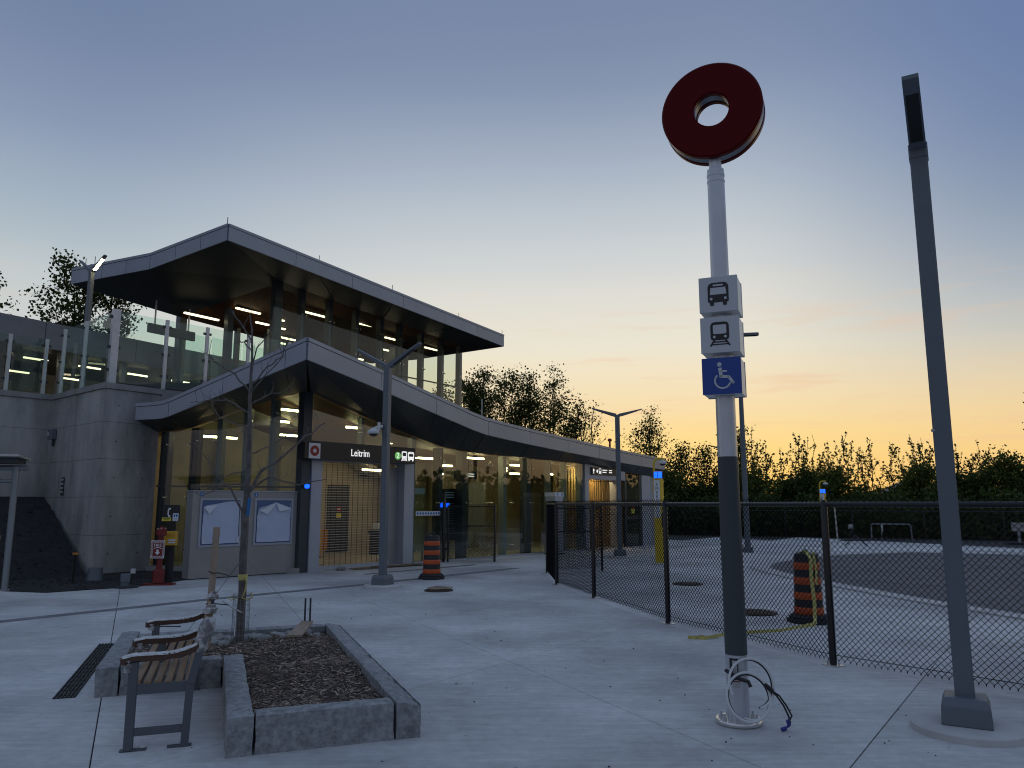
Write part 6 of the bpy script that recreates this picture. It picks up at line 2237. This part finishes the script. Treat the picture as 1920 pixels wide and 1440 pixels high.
m = MB(); F.rect(m, .56, -.04, 1.24, .64, .03, .035); F.rect(m, 1.96, -.04, 2.64, .64, .03, .035)
m.build('pane', 'camera_dome', hb)

# ================================================================== TREES
def leaves_mesh(name, anchors, per, size, spread, mat, parent, seed):
    g = np.random.default_rng(seed)
    A = np.array(anchors, float)
    P = np.repeat(A[:, :3], per, axis=0)
    sp_ = np.repeat(A[:, 3:4], per, axis=0) * spread
    n = len(P)
    P = P + g.normal(0, 1, (n, 3)) * sp_ * np.array([1, 1, .8])
    s = size * g.uniform(.55, 1.35, (n, 1))
    d1 = g.normal(0, 1, (n, 3)); d1 /= np.linalg.norm(d1, axis=1, keepdims=True)
    d2 = g.normal(0, 1, (n, 3)); d2 -= d1 * (d1 * d2).sum(1, keepdims=True); d2 /= np.linalg.norm(d2, axis=1, keepdims=True)
    d1 *= s * .5; d2 *= s * .36
    V = np.empty((n, 4, 3))
    V[:, 0] = P - d1; V[:, 1] = P + d2; V[:, 2] = P + d1; V[:, 3] = P - d2
    me = bpy.data.meshes.new(name)
    me.vertices.add(n * 4)
    me.vertices.foreach_set('co', V.reshape(-1))
    me.loops.add(n * 4)
    me.loops.foreach_set('vertex_index', np.arange(n * 4))
    me.polygons.add(n)
    me.polygons.foreach_set('loop_start', np.arange(n) * 4)
    me.polygons.foreach_set('loop_total', np.full(n, 4))
    me.update(calc_edges=True)
    me.materials.append(MATS[mat])
    o = bpy.data.objects.new(name, me)
    col.objects.link(o)
    hang(o, parent, True)
    return o

def broadleaf(loc, h, w, label, seed, per=7, size=.2, base=.25, mat='leaf_far', group=None, density=1.0, name='leafy_tree', stems=1, spread=.3, cat='tree', bare=0.0):
    t = thing(name, label, cat, loc, 0, group)
    r = random.Random(seed)
    anchors = []
    tk, br = MB(), MB()
    for s_ in range(stems):
        off = Vector((r.uniform(-.3, .3), r.uniform(-.3, .3), 0)) * (stems > 1) * w * .5
        lean = Vector((r.uniform(-.06, .06), r.uniform(-.06, .06), 0)) * h
        hh = h * r.uniform(.86, 1.0)
        pts = [off + lean * (k / 6) ** 1.4 + Vector((r.uniform(-.02, .02) * h * (k > 0), r.uniform(-.02, .02) * h * (k > 0), hh * k / 6)) for k in range(7)]
        r0 = .016 * h / (stems ** .5)
        tk.tube(pts, [r0 * (1 - .88 * k / 6) + .008 for k in range(7)], 6)
        nb = int(h * 2.6 * density / stems ** .6) + 4
        for i in range(nb):
            f = base + (1 - base) * (i + r.random()) / nb
            k = min(5, int(f * 6)); q = f * 6 - k
            p = pts[k].lerp(pts[k + 1], q)
            a = i * 2.4 + r.uniform(-.5, .5)
            prof = (math.sin(min(1, (f - base) / (1 - base) + .12) * math.pi * .88) ** .7)
            L = w * .5 * prof * r.uniform(.65, 1.15) + .15
            el = R(r.uniform(18, 55) + 22 * f)
            d = Vector((math.cos(a) * math.cos(el), math.sin(a) * math.cos(el), math.sin(el)))
            bp_ = [p + d * (L * u) + Vector((0, 0, .07 * L * u * u)) + Vector((r.uniform(-.05, .05), r.uniform(-.05, .05), r.uniform(-.04, .04))) * L * (u > 0) for u in (0, .33, .66, 1)]
            rb = r0 * .42 * (1 - .6 * f)
            br.tube(bp_, [rb, rb * .75, rb * .5, rb * .22], 4)
            for j in range(2 + int(L * 2.4)):
                u = r.uniform(.3, 1.0)
                kk = min(2, int(u * 3)); c = bp_[kk].lerp(bp_[kk + 1], u * 3 - kk)
                tl = L * r.uniform(.14, .38) + .08
                e2 = Vector((r.gauss(0, 1), r.gauss(0, 1), r.gauss(.35, .7))).normalized()
                e = c + e2 * tl
                br.tube([c, c.lerp(e, .5) + Vector((0, 0, .03 * tl)), e], [rb * .3, rb * .22, rb * .1], 3)
                if r.random() > bare:
                    anchors.append((*e, 1.0))
                    anchors.append((*c.lerp(e, .6), .8))
            if r.random() > bare:
                anchors.append((*bp_[3], 1.0))
    tk.build('trunk', 'far_bark', t, smooth=True, local=True)
    br.build('branches', 'far_bark', t, local=True)
    if anchors:
        leaves_mesh('crown', anchors, per, size, spread, mat, t, seed)
    return t

def poplar(loc, h, label, seed, group, nlead=5, size=.15, w=1.0, per=3, mat='leaf_far'):
    """young poplar: upright whips, small leaves set all along each whip"""
    t = thing('poplar_sapling', label, 'tree', loc, 0, group)
    r = random.Random(seed)
    tk, br, anchors = MB(), MB(), []
    main = [Vector((r.uniform(-.03, .03) * k, r.uniform(-.03, .03) * k, h * k / 8)) for k in range(9)]
    tk.tube(main, [.04 * (1 - k / 9) + .006 for k in range(9)], 5)
    def whip(p, d, L, dens):
        n = max(3, int(L / .25))
        pts = [p]
        for k in range(n):
            d2 = (d + Vector((0, 0, .10)) + Vector((r.gauss(0, .05), r.gauss(0, .05), 0))).normalized()
            pts.append(pts[-1] + d2 * (L / n))
            d = d2
        br.tube(pts, [.012 * (1 - k / (n + 1)) + .003 for k in range(n + 1)], 3)
        for k in range(1, n + 1):
            for _ in range(dens):
                q = pts[k - 1].lerp(pts[k], r.random())
                anchors.append((q.x, q.y, q.z, .55 if k < n else .3))
    for k in range(3, 9):
        for _ in range(3):
            q = main[k - 1].lerp(main[k], r.random())
            anchors.append((q.x, q.y, q.z, .35))
    for i in range(nlead * 2 + 4):
        f = r.uniform(.25, .88)
        p = main[0].lerp(main[8], f)
        p = main[min(7, int(f * 8))].lerp(main[min(8, int(f * 8) + 1)], f * 8 - int(f * 8))
        a = r.uniform(0, 6.283)
        el = R(r.uniform(48, 72))
        L = h * (1.0 - f) * r.uniform(.45, .85) * .8 + .3
        whip(p, Vector((math.cos(a) * math.cos(el) * w, math.sin(a) * math.cos(el) * w, math.sin(el))).normalized(), L, 2)
    tk.build('trunk', 'far_bark', t, smooth=True, local=True)
    br.build('branches', 'far_bark', t, local=True)
    leaves_mesh('crown', anchors, per, size, .12, mat, t, seed)
    return t

def px_ground(px, Y):
    return (px - 960) / 1440 * Y * 0.99

# tall trees behind the low roof (x, y, height, width, label)
BACK = [
    (-4.1, 47, 8.3, 4.2, 'leafy tree seen through the glass at the right end of the upper pavilion', 2),
    (-2.7, 46, 9.0, 4.0, 'dark dense tree just right of the upper pavilion', 2),
    (-1.1, 48, 9.9, 3.8, 'tall leafy tree behind the low roof, next right of the dark dense one', 2),
    (0.55, 47, 9.6, 3.6, 'many stemmed leafy tree in the middle of the group behind the low roof', 3),
    (1.9, 48, 9.4, 3.6, 'leafy tree left of the wispy one behind the low roof', 3),
    (3.3, 46, 8.0, 3.2, 'lower leafy tree just left of the wispy one', 2),
]
for k, (x, y, h, w, lb, s_) in enumerate(BACK):
    broadleaf((x, y, -.05), h, w, lb, 100 + k, per=(24 if k == 1 else 11), size=.145, base=.12 if k == 1 else .2, group='trees behind the low station roof', stems=s_, spread=.26)
broadleaf((4.7, 46, -.05), 7.4, 3.2, 'wispy half bare tree between the leafy group and the twin arm lamp post', 131, per=5, size=.10, base=.25, group='trees behind the low station roof', stems=2, bare=.45, spread=.2)
broadleaf((8.35, 48, -.05), 7.0, 3.1, 'round topped leafy tree right of the twin arm lamp post', 141, per=11, size=.135, base=.2, group='trees right of the low roof', stems=2, spread=.25)
broadleaf((10.2, 47, -.05), 5.0, 2.8, 'low dense tree behind the nearer emergency tower', 142, per=15, size=.14, base=.1, group='trees right of the low roof', spread=.26)
broadleaf((11.8, 47, -.05), 4.9, 2.8, 'low bushy tree just left of the sign column', 143, per=13, size=.135, base=.1, group='trees right of the low roof', spread=.26, stems=2)
broadleaf((13.4, 46, -.05), 5.9, 2.4, 'thin bushy tree hidden partly by the sign column', 144, per=11, size=.135, base=.1, group='trees right of the low roof', spread=.25, stems=2)
# far left, beyond the platform
broadleaf((-23.2, 41, 2.5), 12.0, 5.6, 'spreading tree behind the lit platform lamp', 151, per=10, size=.2, base=.35, group='trees beyond the platform', stems=2, spread=.3)
broadleaf((-30.3, 42, 2.5), 11.6, 5.4, 'tree at the left edge beyond the platform roof', 152, per=11, size=.21, base=.35, group='trees beyond the platform', spread=.3)
broadleaf((-20.6, 44, 2.5), 7.6, 3.0, 'small tree top peeping over the platform canopy right of the lamp', 153, per=8, size=.26, base=.3, group='trees beyond the platform', spread=.3)
# right edge
broadleaf((31.0, 43.5, -.05), 8.2, 3.2, 'tall leafy tree at the right edge behind the nearest lamp post', 161, per=14, size=.155, base=.2, spread=.26, stems=2)

# line of young poplars beyond the bus loop
POP = [(1385, 815, 47), (1412, 800, 49), (1440, 838, 47), (1468, 840, 48), (1497, 812, 47), (1512, 822, 50), (1531, 815, 48), (1561, 828, 47), (1592, 812, 49), (1620, 838, 47), (1640, 824, 49),
       (1676, 828, 48), (1697, 842, 50), (1718, 815, 47), (1730, 822, 50), (1752, 830, 48), (1800, 832, 49), (1842, 826, 47), (1862, 840, 49), (1830, 850, 50)]
ORD = ['first', 'second', 'third', 'fourth', 'fifth', 'sixth', 'seventh', 'eighth', 'ninth', 'tenth', 'eleventh', 'twelfth', 'thirteenth', 'fourteenth', 'fifteenth', 'sixteenth', 'seventeenth', 'eighteenth', 'nineteenth', 'twentieth']
POPS = sorted(POP)
nl = sum(1 for p in POPS if p[0] < 1760)
for k, (px, py, Y) in enumerate(POPS):
    x = px_ground(px, Y)
    h = 1.6 + (944 - py) * Y / 1440 * 1.0 + .05
    if px < 1760:
        lb = 'upright young poplar beyond the far fence, %s to the right of the sign column' % ORD[k]
    else:
        lb = 'upright young poplar beyond the far fence, %s to the right of the nearest lamp post' % ORD[k - nl]
    poplar((x, Y, -.05), h, lb, 200 + k, 'young poplars beyond the far fence', nlead=3 + k % 3, size=.135, w=1.0 + .3 * (k % 2))

# dense shrubs under the poplars, in front of and behind the far fence
SHR = []
xs = 1262
k = 0
while xs < 1990:
    Y = 44.5 - (xs - 1262) / 700 * 5.5 + (k % 3) * .9
    py = 878 + 22 * math.sin(k * 1.9) + (38 if 1600 < xs < 1730 else 0) - (18 if xs > 1790 else 0)
    SHR.append((xs, py, Y))
    xs += 42 + (k * 17) % 20
    k += 1
for k, (px, py, Y) in enumerate(SHR):
    x = px_ground(px, Y)
    h = (1.6 + (944 - py) * Y / 1440) * .80
    where = 'left of the sign column' if px < 1340 else ('between sign column and nearest lamp post' if px < 1750 else 'right of the nearest lamp post')
    broadleaf((x, Y, -.05), h, 2.4, 'dense dark shrub behind the far fence, %s along the row from the left' % ORD[k], 300 + k, per=22, size=.145, base=.02, mat='leaf_shrub' if k % 3 else 'leaf_mid', group='shrubs behind the far fence', name='shrub', stems=3, spread=.30, cat='shrub', density=1.6)

# low tangle filling the foot of the shrubs, and the far wood that reads as one mass
def mass(name, boxes, n, size, mat, seed):
    g = np.random.default_rng(seed)
    A = []
    for (x0, y0, x1, y1, dep, h0, h1) in boxes:
        for _ in range(n):
            s = g.random()
            hh = (h0 + (h1 - h0) * s) * (.75 + .35 * math.sin(s * 37 + seed) * math.sin(s * 91))
            A.append((x0 + (x1 - x0) * s + g.normal(0, .3), y0 + (y1 - y0) * s + g.random() * dep, hh * g.random() ** .8, 1.0))
    o = leaves_mesh(name, A, 3, size, .16, mat, None, seed)
    return tag(o, kind='stuff')
mass('undergrowth', [(6.5, 42.5, 27, 31.6, 3.5, 1.9, 2.3)], 9000, .20, 'leaf_shrub', 5)
mass('undergrowth', [(10.0, 50, 36, 44, 4, 2.7, 2.4)], 6500, .26, 'leaf_shrub', 6)
mass('far_woods', [(-60, 62, 50, 75, 8, 2.6, 2.4)], 9000, .5, 'leaf_far', 7)
mass('far_woods', [(48, 60, 70, -10, 10, 4.0, 5.5)], 9000, .6, 'leaf_far', 8)
mass('far_woods', [(70, -10, 20, -60, 10, 7.0, 8.0)], 5000, .7, 'leaf_far', 9)

# ------------------------------------------------------------------ bare sapling in the planter
tr = thing('bare_sapling', 'bare young tree with thin crooked branches growing in the planter', 'tree', (-2.85, 8.35, .15))
r6 = random.Random(21)
TRK = [(-2.85, .12), (-2.85, .85), (-2.86, 1.51), (-2.85, 1.85), (-2.86, 2.42), (-2.88, 3.01), (-2.88, 3.37), (-2.92, 3.67), (-2.91, 3.84)]
m = MB()
tp_, tr_ = [], []
rad = [.044, .041, .040, .030, .024, .017, .012, .007, .003]
for i in range(len(TRK) - 1):
    for q in range(4):
        f = q / 4
        tp_.append((TRK[i][0] + (TRK[i + 1][0] - TRK[i][0]) * f + r6.uniform(-.006, .006), 8.35 + r6.uniform(-.008, .008), TRK[i][1] + (TRK[i + 1][1] - TRK[i][1]) * f))
        tr_.append(rad[i] + (rad[i + 1] - rad[i]) * f)
m.tube(tp_, tr_, 10)
trunk = m.build('trunk', 'bark', tr, smooth=True)
BR = dict(a=[(-2.87, 1.48), (-3.03, 1.76), (-3.22, 1.92), (-3.35, 2.13)], b=[(-2.86, 1.68), (-2.72, 1.96), (-2.53, 2.11), (-2.31, 2.34), (-2.13, 2.5)],
          c=[(-2.86, 1.71), (-2.63, 1.89), (-2.34, 1.8), (-2.04, 1.86)], d=[(-2.86, 2.42), (-3.07, 2.47), (-3.28, 2.57), (-3.39, 2.74)],
          e=[(-2.87, 2.8), (-3.04, 3.01), (-3.25, 3.12), (-3.3, 3.2)], f=[(-2.87, 2.8), (-2.69, 3.01), (-2.52, 3.2)], g=[(-2.86, 2.57), (-3.14, 2.73), (-3.42, 2.73), (-3.58, 2.71)],
          h=[(-2.88, 3.07), (-2.83, 3.31), (-2.71, 3.49)], i=[(-2.88, 3.37), (-3.01, 3.55), (-3.17, 3.76)], j=[(-2.86, 2.89), (-2.69, 3.07), (-2.49, 3.18), (-2.44, 3.31)],
          k=[(-2.86, 1.96), (-3.04, 1.91), (-3.26, 1.82)], l=[(-2.86, 2.13), (-2.65, 2.22), (-2.4, 2.42)], m=[(-2.88, 2.66), (-2.68, 2.8), (-2.48, 2.84)],
          n=[(-2.88, 3.25), (-2.97, 3.37), (-3.06, 3.37)], o=[(-2.85, 1.82), (-3.09, 1.78), (-3.28, 1.68)])
for key, pts in BR.items():
    r0 = {'b': .019, 'a': .012, 'c': .011}.get(key, .008)
    sl_ = r6.uniform(-.5, .5)
    P = [Vector((x, 8.35 + sl_ * abs(x - pts[0][0]), z)) for x, z in pts]
    fine = []
    for a, b in zip(P, P[1:]):
        for q in range(3):
            fine.append(a.lerp(b, q / 3) + Vector((r6.uniform(-.012, .012), r6.uniform(-.012, .012), r6.uniform(-.012, .012))) * (1 if fine else 0))
    fine.append(P[-1])
    n = len(fine)
    m = MB()
    m.tube(fine, [r0 * (1 - .8 * i / n) + .0016 for i in range(n)], 6)
    for i in range(2, n):
        if r6.random() < .75:
            d = (fine[i] - fine[i - 1]).normalized()
            e = (d + Vector((r6.gauss(0, .6), r6.gauss(0, .5), r6.gauss(.35, .5)))).normalized()
            L = r6.uniform(.06, .24)
            q1 = fine[i] + e * L * .5 + Vector((0, 0, .012))
            q2 = q1 + (e + Vector((r6.gauss(0, .4), 0, .35))).normalized() * L * .5
            m.tube([fine[i], q1, q2], [.0036, .0026, .0012], 4)
            if r6.random() < .4:
                m.tube([q1, q1 + Vector((r6.gauss(0, .05), r6.gauss(0, .04), r6.uniform(.02, .09)))], [.002, .001], 4)
    m.build('branch', 'bark', tr)
# mesh guard, tie tape and tag
m = MB()
for k in range(14):
    a = 2 * math.pi * k / 14
    m.tube([(-2.85 + .085 * math.cos(a), 8.35 + .085 * math.sin(a), .17), (-2.85 + .085 * math.cos(a), 8.35 + .085 * math.sin(a), .66)], .0016, 4)
for k in range(9):
    z = .18 + k * .06
    m.tube([(-2.85 + .085 * math.cos(2 * math.pi * j / 14), 8.35 + .085 * math.sin(2 * math.pi * j / 14), z) for j in range(15)], .0016, 4)
tag(m.build('trunk_guard', 'guard_net', tr), kind='stuff')
m = MB(); m.lathe([(.048, .80), (.05, .82), (.048, .86)], (-2.85, 8.35, 0), 12)
m.tube([(-2.81, 8.31, .84), (-2.79, 8.30, .78), (-2.80, 8.30, .70), (-2.83, 8.30, .62), (-2.77, 8.30, .60), (-2.72, 8.31, .63), (-2.74, 8.31, .68)], .008, 5)
m.tube([(-2.86, 8.30, .63), (-2.94, 8.29, .60), (-2.98, 8.29, .62), (-2.92, 8.29, .645)], .006, 5)
m.build('tie_tape', 'tape_yellow', tr)
m = MB(); m.beam((-2.815, 8.30, 1.47), (-2.805, 8.30, 1.66), .035, .004, up=(0, 1, 0))
m.build('tag_ribbon', 'info_blue', tr)
m = MB(); m.tube([(-3.02, 8.25, .60), (-2.93, 8.28, .53), (-2.82, 8.30, .47)], .008, 5)
m.build('guard_tie', 'cable_white', tr)
sk = thing('wooden_stake', 'rough square wooden stake leaning beside the bare sapling', 'stake', (-3.06, 8.05, .15))
MB().beam((-3.075, 8.05, .14), (-3.035, 8.03, 1.36), .055, .045, up=(0, 1, 0)).build('stick', 'stake_wood', sk)
MB().tube([(-3.09, 8.02, .92), (-3.04, 8.0, .90), (-3.0, 8.05, .90), (-2.95, 8.2, .86)], .006, 5).build('tie_wire', 'dark_steel', sk)
gw = thing('guy_wire', 'thin wires staying the bare sapling down to the planter edge', 'wire', (-3.4, 8.2, .2))
MB().tube([(-2.86, 8.34, 1.02), (-3.33, 8.1, .27)], .0022, 4).build('wire', 'cable_black', gw)
MB().tube([(-2.85, 8.34, 1.05), (-2.2, 8.62, .27)], .0018, 4).build('wire', 'guard_net', gw)
